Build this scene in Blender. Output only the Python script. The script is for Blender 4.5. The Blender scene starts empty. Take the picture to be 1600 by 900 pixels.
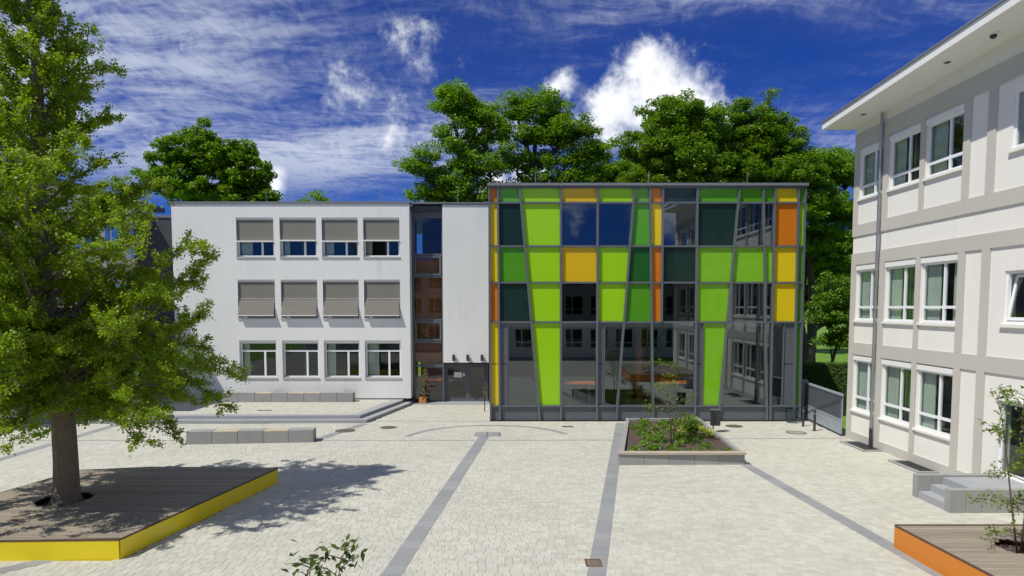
import bpy, bmesh, math, random
import numpy as np
from mathutils import Vector, Matrix
R = math.radians
scn = bpy.context.scene
col = scn.collection
rng = np.random.default_rng(7)
random.seed(5)

# ------------------------------------------------------------------ camera
cam_d = bpy.data.cameras.new('camera'); cam = bpy.data.objects.new('camera', cam_d); col.objects.link(cam)
cam.location = (0, 0, 5.4); cam.rotation_euler = (R(90 - 3.9), 0, 0)
cam_d.lens = 24; cam_d.sensor_width = 36; cam_d.shift_y = 0.0642; cam_d.clip_start = 0.05; cam_d.clip_end = 3000
scn.camera = cam
scn.view_settings.view_transform = 'Standard'; scn.view_settings.look = 'None'
scn.view_settings.gamma = 1; scn.view_settings.exposure = 0.27
try: scn.view_settings.use_curve_mapping = False
except Exception: pass

# ------------------------------------------------------------------ sun and sky
SUN = Vector((-0.455, -0.30, 0.84)).normalized()          # towards the sun
sl = bpy.data.lights.new('sun', 'SUN'); sl.energy = 3.6; sl.angle = R(0.5); sl.color = (1.0, 0.955, 0.86)
so = bpy.data.objects.new('sun', sl); col.objects.link(so)
so.rotation_euler = (-SUN).to_track_quat('-Z', 'Y').to_euler(); so.location = (-30, -20, 60)
world = bpy.data.worlds.new('World'); scn.world = world; world.use_nodes = True

class NT:
    """small helper to write node graphs"""
    def __init__(s, tree): s.t = tree; s.n = tree.nodes; s.l = tree.links
    def node(s, typ, **kw):
        n = s.n.new(typ)
        for k, v in kw.items(): setattr(n, k, v)
        return n
    def put(s, sock, v):
        if isinstance(v, bpy.types.NodeSocket): s.l.new(v, sock)
        elif v is not None: sock.default_value = v
    def math(s, op, a, b=None, c=None, clamp=False):
        n = s.node('ShaderNodeMath', operation=op, use_clamp=clamp)
        s.put(n.inputs[0], a); s.put(n.inputs[1], b)
        if c is not None: s.put(n.inputs[2], c)
        return n.outputs[0]
    def vm(s, op, a, b=None):
        n = s.node('ShaderNodeVectorMath', operation=op); s.put(n.inputs[0], a); s.put(n.inputs[1], b)
        return n.outputs['Value'] if op in ('LENGTH', 'DOT_PRODUCT', 'DISTANCE') else n.outputs[0]
    def noise(s, vec, scale, detail=4, rough=0.5, dist=0.0, out='Fac'):
        n = s.node('ShaderNodeTexNoise'); s.put(n.inputs['Vector'], vec); n.inputs['Scale'].default_value = scale
        n.inputs['Detail'].default_value = detail; n.inputs['Roughness'].default_value = rough; n.inputs['Distortion'].default_value = dist
        return n.outputs[out]
    def ramp(s, f, lo, hi, a=0.0, b=1.0, smooth=True):
        n = s.node('ShaderNodeMapRange'); n.interpolation_type = 'SMOOTHSTEP' if smooth else 'LINEAR'; n.clamp = True if not smooth else n.clamp
        s.put(n.inputs[0], f); n.inputs[1].default_value = lo; n.inputs[2].default_value = hi; n.inputs[3].default_value = a; n.inputs[4].default_value = b
        return n.outputs[0]
    def mixc(s, f, a, b, mode='MIX'):
        n = s.node('ShaderNodeMix', data_type='RGBA', blend_type=mode)
        s.put(n.inputs[0], f); s.put(n.inputs[6], a if not isinstance(a, tuple) else (*a, 1)[:4]); s.put(n.inputs[7], b if not isinstance(b, tuple) else (*b, 1)[:4])
        return n.outputs[2]
    def mapping(s, vec, scale=(1, 1, 1), rot=(0, 0, 0), loc=(0, 0, 0)):
        n = s.node('ShaderNodeMapping'); s.put(n.inputs[0], vec); n.inputs['Scale'].default_value = scale
        n.inputs['Rotation'].default_value = rot; n.inputs['Location'].default_value = loc
        return n.outputs[0]

def build_world():
    t = NT(world.node_tree); bg = t.n['Background']; bg.inputs[1].default_value = 0.1
    sky = t.node('ShaderNodeTexSky', sky_type='NISHITA'); sky.sun_disc = False
    sky.sun_elevation = math.asin(SUN.z); sky.sun_rotation = math.atan2(SUN.x, SUN.y)
    sky.air_density = 1.0; sky.dust_density = 0.1; sky.ozone_density = 3.0; sky.altitude = 300
    blue = t.mixc(1.0, sky.outputs[0], (0.075, 0.205, 0.62), 'MULTIPLY')
    d = t.node('ShaderNodeTexCoord').outputs['Generated']
    sep = t.node('ShaderNodeSeparateXYZ'); t.put(sep.inputs[0], d)
    zz = t.math('ADD', t.math('MAXIMUM', sep.outputs[2], 0.0), 0.12)
    inv = t.math('DIVIDE', 1.0, zz)
    sc = t.node('ShaderNodeVectorMath', operation='SCALE'); t.put(sc.inputs[0], d); t.put(sc.inputs['Scale'], inv)
    p = sc.outputs[0]
    # high thin cloud: broad sheets with clear lanes between, broken into ripples and combed streaks
    warp = t.noise(t.mapping(p, (1, 1, 0)), 0.9, 4, 0.55, 0, 'Color')
    pw = t.vm('ADD', t.mapping(p, (1, 1, 0)), t.mapping(warp, (0.55, 0.55, 0)))
    cover = t.ramp(t.noise(t.mapping(pw, (.8, 1.15, 0), loc=(3.1, 1.15, 0)), 0.62, 5, 0.5), 0.35, 0.64)
    streak = t.noise(t.mapping(pw, (1.1, 3.4, 0), rot=(0, 0, R(52))), 2.4, 8, 0.62, 0.15)
    ripple = t.noise(t.mapping(pw, (8, 16, 0), rot=(0, 0, R(10))), 1.5, 6, 0.62, 0.25)
    comb = t.noise(t.mapping(pw, (26, 7, 0), rot=(0, 0, R(-30))), 1.5, 4, 0.6, 0.15)
    fine = t.math('ADD', t.math('ADD', t.math('MULTIPLY', streak, 0.5), t.math('MULTIPLY', ripple, 0.3)), t.math('MULTIPLY', comb, 0.2))
    thin = t.ramp(t.math('ADD', fine, t.math('MULTIPLY', t.math('SUBTRACT', cover, 0.5), 0.22)), 0.38, 0.66)
    fade = t.ramp(sep.outputs[2], 0.12, 0.22)
    veil = t.math('MULTIPLY', cover, 0.10)
    cir = t.math('MULTIPLY', t.math('ADD', t.math('MULTIPLY', thin, t.math('MULTIPLY', cover, 0.85)), veil), fade)
    out = t.mixc(cir, blue, (5.2, 5.7, 6.8))
    # fair-weather heaps, each a knot of round puffs
    puffs = [((1020, 150), .066, 1), ((985, 172), .058, 1), ((1065, 160), .06, 1), ((1012, 105), .04, 1), ((1042, 118), .045, 1), ((945, 185), .045, .95), ((1110, 185), .04, .95),
             ((1014, 78), .018, 1), ((535, 148), .06, .58), ((560, 155), .05, .42), ((610, 150), .06, .3), ((668, 62), .10, .24), ((610, 62), .10, .18), ((660, 105), .05, .5),
             ((885, 126), .03, .75), ((865, 138), .02, .7), ((408, 285), .035, .85), ((430, 294), .02, .85), ((830, 285), .05, .9), ((780, 300), .04, .9), ((540, 235), .07, .22), ((600, 215), .08, .25)]
    f = 1066.7; py = 552.74; T = R(3.9)
    def ray(x, y):
        u = (x - 800) / f; v = -(y - py) / f
        return Vector((u, math.cos(T) + v * math.sin(T), -math.sin(T) + v * math.cos(T))).normalized()
    dirs = [(ray(*q), r, w) for q, r, w in puffs]
    for az, el, r in ((150, 11, .07), (158, 13, .08), (167, 10, .07), (176, 13, .09), (186, 11, .07), (196, 12, .08), (206, 10, .06), (140, 10, .06), (220, 12, .07), (270, 12, .08), (282, 10, .07), (300, 9, .05), (90, 12, .08), (80, 10, .06), (60, 9, .05)):
        a, e = R(az), R(el); dirs.append((Vector((math.sin(a) * math.cos(e), math.cos(a) * math.cos(e), math.sin(e))), r, .95))
    nz = t.noise(d, 17.0, 9, 0.62, 0.0); nz2 = t.noise(d, 60.0, 5, 0.6)
    bump = t.math('ADD', t.math('MULTIPLY', t.math('SUBTRACT', nz, 0.5), 1.75), t.math('MULTIPLY', t.math('SUBTRACT', nz2, 0.5), 0.7))
    acc = None
    for c, r, w in dirs:
        dist = t.vm('DISTANCE', d, tuple(c))
        k = t.math('SUBTRACT', w, t.math('DIVIDE', dist, r * 1.25))
        acc = k if acc is None else t.math('SMOOTH_MAX', acc, k, 0.25)
    dens = t.math('ADD', acc, bump)
    heap = t.ramp(dens, 0.0, 0.68)
    shade = t.ramp(t.math('ADD', t.math('MULTIPLY', dens, 0.6), t.math('MULTIPLY', nz, 0.7)), 0.35, 0.95)
    hc = t.mixc(shade, (4.6, 5.1, 6.2), (9.2, 9.3, 9.4))
    out = t.mixc(t.math('MULTIPLY', heap, 0.93), out, hc)
    t.l.new(out, bg.inputs[0])
build_world()

# ------------------------------------------------------------------ materials
MATS = {}
def mat(name, base, rough=0.6, var=0.0, vscale=3.0, fine=0.0, bump=0.0, bscale=60.0, metal=0.0, spec=0.5, stretch=(1, 1, 1), island=0.0, objrnd=0.0, coat=0.0, tint=None):
    m = bpy.data.materials.new(name); m.use_nodes = True; t = NT(m.node_tree); b = t.n['Principled BSDF']
    b.inputs['Roughness'].default_value = rough; b.inputs['Metallic'].default_value = metal; b.inputs['Specular IOR Level'].default_value = spec
    if coat: b.inputs['Coat Weight'].default_value = coat; b.inputs['Coat Roughness'].default_value = 0.04
    c = (*base, 1); src = None
    o = t.node('ShaderNodeTexCoord').outputs['Object']
    val = None
    def addv(v):
        nonlocal val
        val = v if val is None else t.math('ADD', val, v)
    if var: addv(t.ramp(t.noise(t.mapping(o, stretch), vscale, 6, 0.6), 0.25, 0.75, -var, var, False))
    if fine: addv(t.ramp(t.noise(o, 90, 3, 0.7), 0.2, 0.8, -fine, fine, False))
    if island or objrnd:
        g = t.node('ShaderNodeNewGeometry').outputs['Random Per Island']
        oi = t.node('ShaderNodeObjectInfo').outputs['Random']
        if objrnd: g = t.math('FRACT', t.math('ADD', g, oi))
        addv(t.ramp(g, 0, 1, -max(island, objrnd), max(island, objrnd), False))
        if tint:
            c = t.mixc(t.math('FRACT', t.math('MULTIPLY', g, 7.31)), tuple(base), tint)
    if val is not None:
        k = t.math('ADD', val, 1.0)
        sc = t.node('ShaderNodeVectorMath', operation='SCALE')
        t.put(sc.inputs[0], c if isinstance(c, bpy.types.NodeSocket) else tuple(base)); t.put(sc.inputs['Scale'], k)
        t.l.new(sc.outputs[0], b.inputs['Base Color'])
    else: t.put(b.inputs['Base Color'], c)
    if bump:
        bn = t.node('ShaderNodeBump'); bn.inputs['Strength'].default_value = bump; bn.inputs['Distance'].default_value = 0.01
        t.put(bn.inputs['Height'], t.noise(o, bscale, 4, 0.65)); t.l.new(bn.outputs[0], b.inputs['Normal'])
    MATS[name] = m
    return m
def weather(name, amt, sc=(2.2, 2.2, .10), scale=1.6, lo=.5, hi=.78):
    m = MATS[name]; t = NT(m.node_tree); b = t.n['Principled BSDF']; o = t.node('ShaderNodeTexCoord').outputs['Object']
    f = t.math('MULTIPLY', t.ramp(t.noise(t.mapping(o, sc), scale, 7, .62), lo, hi), t.ramp(t.noise(o, .35, 4, .6), .35, .65))
    old = b.inputs['Base Color'].links[0].from_socket if b.inputs['Base Color'].links else tuple(b.inputs['Base Color'].default_value)[:3]
    t.l.new(t.mixc(t.math('MULTIPLY', f, amt), old, (.36, .36, .33)), b.inputs['Base Color'])
def glass(name, tint, ior=1.6, wav=0.0, gloss=(0.86, 0.95, 1.0)):
    m = bpy.data.materials.new(name); m.use_nodes = True; t = NT(m.node_tree)
    t.n.remove(t.n['Principled BSDF']); out = t.n['Material Output']
    tr = t.node('ShaderNodeBsdfTransparent'); tr.inputs[0].default_value = (*tint, 1)
    gl = t.node('ShaderNodeBsdfGlossy'); gl.inputs['Roughness'].default_value = 0.0; gl.inputs[0].default_value = (*gloss, 1)
    ge = t.node('ShaderNodeNewGeometry'); c = t.math('ABSOLUTE', t.vm('DOT_PRODUCT', ge.outputs['Incoming'], ge.outputs['Normal']))
    r0 = ((ior - 1) / (ior + 1)) ** 2                                  # Schlick, the same from both sides of the pane
    fr = t.math('ADD', r0, t.math('MULTIPLY', t.math('POWER', t.math('SUBTRACT', 1.0, c, clamp=True), 5.0), 1 - r0))
    if wav:
        o = t.node('ShaderNodeTexCoord').outputs['Object']
        bn = t.node('ShaderNodeBump'); bn.inputs['Strength'].default_value = wav; bn.inputs['Distance'].default_value = 0.02
        t.put(bn.inputs['Height'], t.noise(o, 0.9, 2, 0.4)); t.l.new(bn.outputs[0], gl.inputs['Normal']); 
    mx = t.node('ShaderNodeMixShader'); t.l.new(fr, mx.inputs[0]); t.l.new(tr.outputs[0], mx.inputs[1]); t.l.new(gl.outputs[0], mx.inputs[2])
    t.l.new(mx.outputs[0], out.inputs[0]); MATS[name] = m
    return m
def leafmat(name, a, b, trans=0.35, rough=0.5):
    m = bpy.data.materials.new(name); m.use_nodes = True; t = NT(m.node_tree)
    t.n.remove(t.n['Principled BSDF']); out = t.n['Material Output']
    g = t.node('ShaderNodeNewGeometry').outputs['Random Per Island']
    o = t.node('ShaderNodeTexCoord').outputs['Object']
    f = t.math('ADD', t.math('MULTIPLY', g, 0.6), t.ramp(t.noise(o, 0.9, 3, 0.6), 0.3, 0.7, 0.0, 0.4, False))
    c = t.mixc(f, a, b)
    df = t.node('ShaderNodeBsdfDiffuse'); t.l.new(c, df.inputs[0])
    tl = t.node('ShaderNodeBsdfTranslucent'); t.l.new(t.mixc(1.0, c, (1.25, 1.3, 0.5), 'MULTIPLY'), tl.inputs[0])
    mx = t.node('ShaderNodeMixShader'); mx.inputs[0].default_value = trans
    t.l.new(df.outputs[0], mx.inputs[1]); t.l.new(tl.outputs[0], mx.inputs[2])
    gl = t.node('ShaderNodeBsdfGlossy'); gl.inputs['Roughness'].default_value = rough; gl.inputs[0].default_value = (.5, .5, .5, 1)
    m2 = t.node('ShaderNodeMixShader'); m2.inputs[0].default_value = 0.06
    t.l.new(mx.outputs[0], m2.inputs[1]); t.l.new(gl.outputs[0], m2.inputs[2]); t.l.new(m2.outputs[0], out.inputs[0]); MATS[name] = m
    return m

mat('lawn', (.12, .24, .015), .9, .3, .6, .3)
mat('joint_sand', (.36, .34, .28), .95, .15, 4)
mat('paver', (.475, .47, .395), .85, .07, .30, .05, .25, 120, objrnd=.085, tint=(.50, .495, .43))
mat('grey_slab', (.265, .275, .28), .8, .08, .8, .05, .2, 100, objrnd=.08)
mat('concrete', (.30, .305, .30), .8, .10, 1.2, .05, .15, 80)
mat('concrete_step', (.33, .345, .36), .8, .08, 1.0, .05, .15, 80)
mat('white_render', (.77, .79, .77), .9, .05, .5, .02, .25, 140, stretch=(1, 1, .35))
mat('cream_render', (.79, .77, .715), .9, .03, .5, .02, .2, 140, stretch=(1, 1, .4))
mat('greige_render', (.51, .49, .44), .9, .04, .6, .02, .2, 140)
mat('slate_panel', (.055, .06, .075), .6, .08, 1)
mat('grey_metal', (.105, .118, .135), .42, .05, 1.5, metal=.0, spec=.5)
mat('mullion_metal', (.115, .128, .148), .35, .04, 2, spec=.6)
mat('coping_metal', (.19, .20, .22), .45, .06, 1.5)
mat('zinc', (.42, .43, .44), .38, .08, 3, metal=.85)
mat('white_frame', (.82, .83, .85), .4, .02, 2)
mat('roller_box', (.80, .80, .78), .5, .02, 2)
mat('blind_fabric', (.205, .195, .17), .85, .04, 2, .08)
mat('sill_metal', (.50, .50, .48), .45, .05, 2)
mat('dark_metal', (.035, .037, .042), .5, .1, 5)
mat('iron', (.11, .095, .07), .7, .25, 9, .1, .3, 60)
mat('iron_pale', (.30, .29, .25), .8, .15, 6, .1)
mat('rust_grate', (.15, .075, .035), .8, .25, 14)
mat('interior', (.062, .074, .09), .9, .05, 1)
mat('interior_floor', (.11, .11, .11), .35, .05, 1)
mat('brown_interior', (.24, .10, .04), .7, .15, 1)
mat('orange_column', (.36, .10, .03), .6, .05, 1)
mat('orange_board', (.80, .19, .03), .5, .04, 2)
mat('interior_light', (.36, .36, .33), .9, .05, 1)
mat('curtain', (.62, .65, .58), .9, .06, 4)
mat('yellow_panel', (.82, .66, .004), .42, .03, 1.2, coat=.15)
mat('orange_panel_deck', (.62, .20, .008), .42, .03, 1.2, coat=.15)
mat('deck_plank', (.275, .235, .18), .8, .18, 2.2, .10, .3, 90, stretch=(.4, 6, 6), objrnd=.14)
mat('deck_edge', (.10, .055, .035), .8, .2, 4)
mat('bench_wood', (.50, .44, .33), .7, .12, 3, .08, stretch=(.5, 5, 5), objrnd=.08)
mat('planter_wood', (.44, .38, .30), .75, .15, 3, .08, stretch=(.5, 5, 5))
mat('soil', (.085, .058, .045), .95, .3, 8, .2, .8, 40)
mat('bark', (.20, .165, .125), .95, .25, 6, .15, 1.0, 26, stretch=(3, 3, .5))
mat('bark_dark', (.075, .062, .05), .95, .25, 4, .15)
mat('stem', (.13, .085, .055), .9, .2, 8)
mat('terracotta', (.52, .23, .07), .8, .12, 6)
mat('paper', (.78, .80, .80), .8)
mat('clear_plastic', (.55, .58, .58), .25, .05, 4)
mat('roof_tile', (.10, .07, .06), .8, .2, 3)
mat('black', (.012, .012, .014), .5)
weather('white_render', .28); weather('cream_render', .16); weather('greige_render', .15); weather('paver', .28, (1, 1, 1), .55, .48, .72); weather('concrete', .3, (1, 1, .4), 1.2); weather('yellow_panel', .05, (1.5, 1.5, .3), 2.0)
# back-painted glass of the curtain wall
def enamel(name, c):
    mat(name, c, 0.4, .015, .6, spec=.2, coat=.22 if max(c) < .15 else .5)
enamel('lime_enamel', (.30, .60, .004)); enamel('green_enamel', (.085, .33, .018)); enamel('mid_green_enamel', (.11, .36, .03)); enamel('leaf_green_enamel', (.19, .47, .006))
enamel('deep_green_enamel', (.010, .10, .014)); enamel('dark_green_enamel', (.07, .28, .006)); enamel('yellow_enamel', (.74, .55, .006)); enamel('ochre_enamel', (.66, .43, .005))
enamel('orange_enamel', (.60, .175, .004)); enamel('navy_enamel', (.014, .04, .055)); enamel('dark_teal_enamel', (.006, .028, .022))
glass('tinted_glass', (.87, .90, .90), 1.92, .02)
glass('dark_glass', (.42, .48, .47), 1.45, .02)
glass('window_glass', (.86, .90, .88), 1.62, .015)
glass('stair_glass', (.88, .84, .80), 1.58, .015)
glass('clear_tub', (.80, .84, .84), 1.4)
leafmat('leaf_ginkgo', (.17, .29, .007), (.36, .48, .012), .46)
leafmat('leaf_dark', (.095, .20, .010), (.23, .38, .014), .45)
leafmat('leaf_mid', (.11, .235, .011), (.26, .43, .016), .45)
leafmat('leaf_hedge', (.05, .12, .012), (.11, .21, .016), .25)
leafmat('leaf_sapling', (.11, .19, .012), (.21, .31, .02), .40)
leafmat('leaf_cover', (.08, .19, .012), (.20, .34, .02), .35)
leafmat('leaf_fore', (.05, .10, .012), (.10, .16, .02), .35)
leafmat('leaf_dry', (.22, .20, .10), (.33, .28, .15), .3)
leafmat('grass_blade', (.16, .22, .07), (.28, .33, .13), .3)

# ------------------------------------------------------------------ mesh helpers
class MB:
    def __init__(s): s.v = []; s.f = []
    def poly(s, pts):
        i = len(s.v); s.v += [tuple(p) for p in pts]; s.f.append(tuple(range(i, i + len(pts))))
    def box(s, x0, x1, y0, y1, z0, z1):
        i = len(s.v)
        s.v += [(x0, y0, z0), (x1, y0, z0), (x1, y1, z0), (x0, y1, z0), (x0, y0, z1), (x1, y0, z1), (x1, y1, z1), (x0, y1, z1)]
        s.f += [tuple(i + k for k in q) for q in ((3, 2, 1, 0), (4, 5, 6, 7), (0, 1, 5, 4), (1, 2, 6, 5), (2, 3, 7, 6), (3, 0, 4, 7))]
        return s
    def prism(s, poly, lo, hi, axis='z'):
        """poly: 2-D points; extruded along axis between lo and hi"""
        n = len(poly); i = len(s.v)
        def P(p, h):
            return (p[0], p[1], h) if axis == 'z' else ((p[0], h, p[1]) if axis == 'y' else (h, p[0], p[1]))
        s.v += [P(p, lo) for p in poly] + [P(p, hi) for p in poly]
        s.f.append(tuple(i + k for k in range(n))[::-1]); s.f.append(tuple(i + n + k for k in range(n)))
        for k in range(n):
            k2 = (k + 1) % n; s.f.append((i + k, i + k2, i + n + k2, i + n + k))
        return s
    def tube(s, pts, rad, n=8, caps=True):
        pts = [Vector(p) for p in pts]; rings = []
        prev = None
        for k, p in enumerate(pts):
            d = (pts[min(k + 1, len(pts) - 1)] - pts[max(k - 1, 0)])
            d = d.normalized() if d.length > 1e-9 else Vector((0, 0, 1))
            if prev is None:
                a = d.orthogonal().normalized()
            else:
                a = (prev - d * prev.dot(d)); a = a.normalized() if a.length > 1e-6 else d.orthogonal().normalized()
            prev = a; b = d.cross(a)
            r = rad[k] if hasattr(rad, '__len__') else rad
            i = len(s.v)
            for q in range(n):
                t = 2 * math.pi * q / n
                s.v.append(tuple(p + a * (r * math.cos(t)) + b * (r * math.sin(t))))
            rings.append(i)
        for a, b in zip(rings, rings[1:]):
            for q in range(n):
                q2 = (q + 1) % n; s.f.append((a + q, a + q2, b + q2, b + q))
        if caps:
            s.f.append(tuple(rings[0] + q for q in range(n))[::-1]); s.f.append(tuple(rings[-1] + q for q in range(n)))
        return s
    def disc(s, cx, cy, z0, z1, r, n=28): return s.prism([(cx + r * math.cos(2 * math.pi * k / n), cy + r * math.sin(2 * math.pi * k / n)) for k in range(n)], z0, z1)
    def ring(s, cx, cy, z0, z1, r0, r1, n=28):
        for k in range(n):
            a, b = 2 * math.pi * k / n, 2 * math.pi * (k + 1) / n
            P = lambda r, t, z: (cx + r * math.cos(t), cy + r * math.sin(t), z)
            s.poly([P(r0, a, z1), P(r1, a, z1), P(r1, b, z1), P(r0, b, z1)]); s.poly([P(r1, a, z0), P(r1, b, z0), P(r1, b, z1), P(r1, a, z1)])
            s.poly([P(r0, b, z0), P(r0, a, z0), P(r0, a, z1), P(r0, b, z1)])
        return s
    def mesh(s, name, m, bevel=0.0, smooth=False):
        me = bpy.data.meshes.new(name); me.from_pydata(s.v, [], s.f)
        if bevel:
            bm = bmesh.new(); bm.from_mesh(me)
            bmesh.ops.remove_doubles(bm, verts=bm.verts, dist=1e-5)
            es = [e for e in bm.edges if len(e.link_faces) == 2 and e.calc_face_angle(0) > 0.5]
            bmesh.ops.bevel(bm, geom=es, offset=bevel, segments=2, affect='EDGES', clamp_overlap=True)
            bm.to_mesh(me); bm.free()
        me.update(); me.materials.append(MATS[m])
        if smooth: me.polygons.foreach_set('use_smooth', [True] * len(me.polygons))
        return me
    def build(s, name, m, parent=None, bevel=0.0, smooth=False):
        return link(name, s.mesh(name, m, bevel, smooth), parent)
def link(name, me, parent=None, loc=None):
    o = bpy.data.objects.new(name, me); col.objects.link(o)
    if parent is not None:
        o.parent = parent
        if loc is None:
            w = Vector((0, 0, 0)); q = parent
            while q is not None: w += q.location; q = q.parent
            # mesh data are in world metres: cancel the parents' shift
            if parent.parent is None or parent.type == 'EMPTY': o.matrix_parent_inverse = Matrix.Translation(-parent.location)
    if loc is not None: o.location = loc
    return o
def box(name, m, parent, x0, x1, y0, y1, z0, z1, bevel=0.0): return MB().box(x0, x1, y0, y1, z0, z1).build(name, m, parent, bevel)
def tag(o, label=None, cat=None, group=None, kind=None):
    if label: o['label'] = label
    if cat: o['category'] = cat
    if group: o['group'] = group
    if kind: o['kind'] = kind
    return o
def thing(name, label, cat, loc=(0, 0, 0), group=None, kind=None):
    o = bpy.data.objects.new(name, None); col.objects.link(o); o.location = loc; o.empty_display_size = .2
    return tag(o, label, cat, group, kind)
def grid_wall(mb, u0, u1, z0, z1, t0, t1, holes, axis):
    """wall slab with real openings; axis 'y': spans x, thickness along y; axis 'x': spans y, thickness along x. t0 = outer face"""
    us = sorted({u0, u1, *[h[0] for h in holes], *[h[1] for h in holes]}); zs = sorted({z0, z1, *[h[2] for h in holes], *[h[3] for h in holes]})
    def solid(i, j):
        if i < 0 or j < 0 or i >= len(us) - 1 or j >= len(zs) - 1: return False
        c = ((us[i] + us[i + 1]) / 2, (zs[j] + zs[j + 1]) / 2)
        return not any(h[0] < c[0] < h[1] and h[2] < c[1] < h[3] for h in holes)
    P = (lambda u, t, z: (u, t, z)) if axis == 'y' else (lambda u, t, z: (t, u, z))
    for i in range(len(us) - 1):
        for j in range(len(zs) - 1):
            if not solid(i, j): continue
            a, b, c, d = us[i], us[i + 1], zs[j], zs[j + 1]
            for t in (t0, t1): mb.poly([P(a, t, c), P(b, t, c), P(b, t, d), P(a, t, d)])
            if not solid(i - 1, j): mb.poly([P(a, t0, c), P(a, t1, c), P(a, t1, d), P(a, t0, d)])
            if not solid(i + 1, j): mb.poly([P(b, t0, c), P(b, t1, c), P(b, t1, d), P(b, t0, d)])
            if not solid(i, j - 1): mb.poly([P(a, t0, c), P(b, t0, c), P(b, t1, c), P(a, t1, c)])
            if not solid(i, j + 1): mb.poly([P(a, t0, d), P(b, t0, d), P(b, t1, d), P(a, t1, d)])
    return mb

def leaves_mesh(name, pts, size, m, parent, up=0.5, aspect=0.62, fold=0.0, normals=None, seed=1):
    """one kite-shaped face per leaf"""
    r = np.random.default_rng(seed); n = len(pts)
    nr = r.normal(size=(n, 3)); nr[:, 2] = np.abs(nr[:, 2]) + up
    if normals is not None: nr += normals
    nr /= np.linalg.norm(nr, axis=1, keepdims=True)
    tg = np.cross(nr, r.normal(size=(n, 3))); tg /= np.linalg.norm(tg, axis=1, keepdims=True) + 1e-9
    bi = np.cross(nr, tg); s = np.asarray(size).reshape(-1, 1)
    P = np.empty((n, 4, 3)); P[:, 0] = pts - tg * s * .5; P[:, 1] = pts + bi * s * aspect * .5 + tg * s * .1 + nr * s * fold; P[:, 2] = pts + tg * s * .5; P[:, 3] = pts - bi * s * aspect * .5 + tg * s * .1 + nr * s * fold
    me = bpy.data.meshes.new(name); me.vertices.add(n * 4); me.vertices.foreach_set('co', P.reshape(-1).astype(np.float32))
    me.loops.add(n * 4); me.loops.foreach_set('vertex_index', np.arange(n * 4, dtype=np.int32))
    me.polygons.add(n); me.polygons.foreach_set('loop_start', np.arange(0, n * 4, 4, dtype=np.int32)); me.polygons.foreach_set('loop_total', np.full(n, 4, np.int32))
    me.update(calc_edges=True); me.materials.append(MATS[m])
    return link(name, me, parent)

# ------------------------------------------------------------------ ground
tag(MB().box(-400, 400, -120, 900, -.5, -.07).build('ground', 'lawn'), kind='structure')
court = tag(MB().box(-26, 14.6, -8, 46, -.3, -.028).build('courtyard', 'joint_sand'), kind='structure')

def inside(poly, x, y):
    c = False; j = len(poly) - 1
    for i in range(len(poly)):
        xi, yi = poly[i]; xj, yj = poly[j]
        if (yi > y) != (yj > y) and x < (xj - xi) * (y - yi) / (yj - yi) + xi: c = not c
        j = i
    return c
YD = [(-8.42, 14.33), (-7.25, 20.78), (-11.2, 20.93), (-13.2, 20.5), (-13.7, 17.96), (-14.9, 14.1)]      # yellow deck outline
OD = [(8.63, 15.05), (14.0, 15.05), (14.0, 6.0), (9.12, 6.0)]                                         # orange deck outline
PL = [(3.66, 23.07), (8.0, 23.15), (8.5, 30.6), (5.15, 30.6)]                                             # planter outline
TER = [(-26, 31.45), (-12.5, 31.45), (-6.8, 31.6), (-5.55, 37.5), (-5.6, 46), (-26, 46)]              # terrace outline
STRIPS = [('paving_strip', (-2.48, 13.0), (-1.17, 28.3), .42), ('paving_strip', (1.55, 12.6), (5.05, 31.6), .38), ('paving_strip', (8.02, 23.1), (8.72, 12.6), .38),
          ('paving_strip', (-6.83, 31.4), (-8.05, 27.3), .40), ('paving_strip', (-10.85, 13.3), (-9.9, 14.3), .38), ('paving_strip', (-18.2, 21.0), (-18.2, 31.4), .4)]
pav_rows = []
def near_strip(x, y, L):
    for _, a, b, w in STRIPS:
        dx, dy = b[0] - a[0], b[1] - a[1]; l = math.hypot(dx, dy); t = ((x - a[0]) * dx + (y - a[1]) * dy) / l
        n = abs((x - a[0]) * dy - (y - a[1]) * dx) / l
        if 0 < t < l and n < w / 2 - .16: return True
    return False
RW = .165; LENS = (.165, .25)
y = 11.6
cells = []
while y < 38.3:
    x = -24.5 + random.random() * .2
    lim = 13.88 if y < 31.9 else (-1.1)
    k = random.randrange(2)
    while x < lim:
        L = LENS[random.random() < .62]
        cx, cy = x + L / 2, y + RW / 2
        vis = abs(cx) < cy * .78 + .6
        if vis and not near_strip(cx, cy, L) and not inside(YD, cx, cy) and not inside(OD, cx, cy) and not inside(PL, cx, cy) and not inside(TER, cx, cy):
            cells.append((cx, cy, L))
        x += L
    y += RW
G_ = .0028
def paver_verts(L, z):
    h = L / 2 - G_; w = RW / 2 - G_; c = .006
    return [(-h, -w, -.024), (h, -w, -.024), (h, w, -.024), (-h, w, -.024), (-h, -w, z - c * .6), (h, -w, z - c * .6), (h, w, z - c * .6), (-h, w, z - c * .6),
            (-h + c, -w + c, z), (h - c, -w + c, z), (h - c, w - c, z), (-h + c, w - c, z)]
PF = [(0, 1, 5, 4), (1, 2, 6, 5), (2, 3, 7, 6), (3, 0, 4, 7), (4, 5, 9, 8), (5, 6, 10, 9), (6, 7, 11, 10), (7, 4, 8, 11), (8, 9, 10, 11)]
pm = {}
for L in LENS:
    me = bpy.data.meshes.new('paver'); me.from_pydata(paver_verts(L, 0), [], PF); me.update(); me.materials.append(MATS['paver']); pm[L] = me
infr = sorted([c for c in cells if abs(c[0]) < c[1] * .742 and c[1] > 13.35], key=lambda c: c[1])
near = set(infr[:300])
for c in near:
    o = link('paver', pm[c[2]], court, (c[0], c[1], random.uniform(-.0015, .0015)))
vs = []; fs = []
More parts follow.
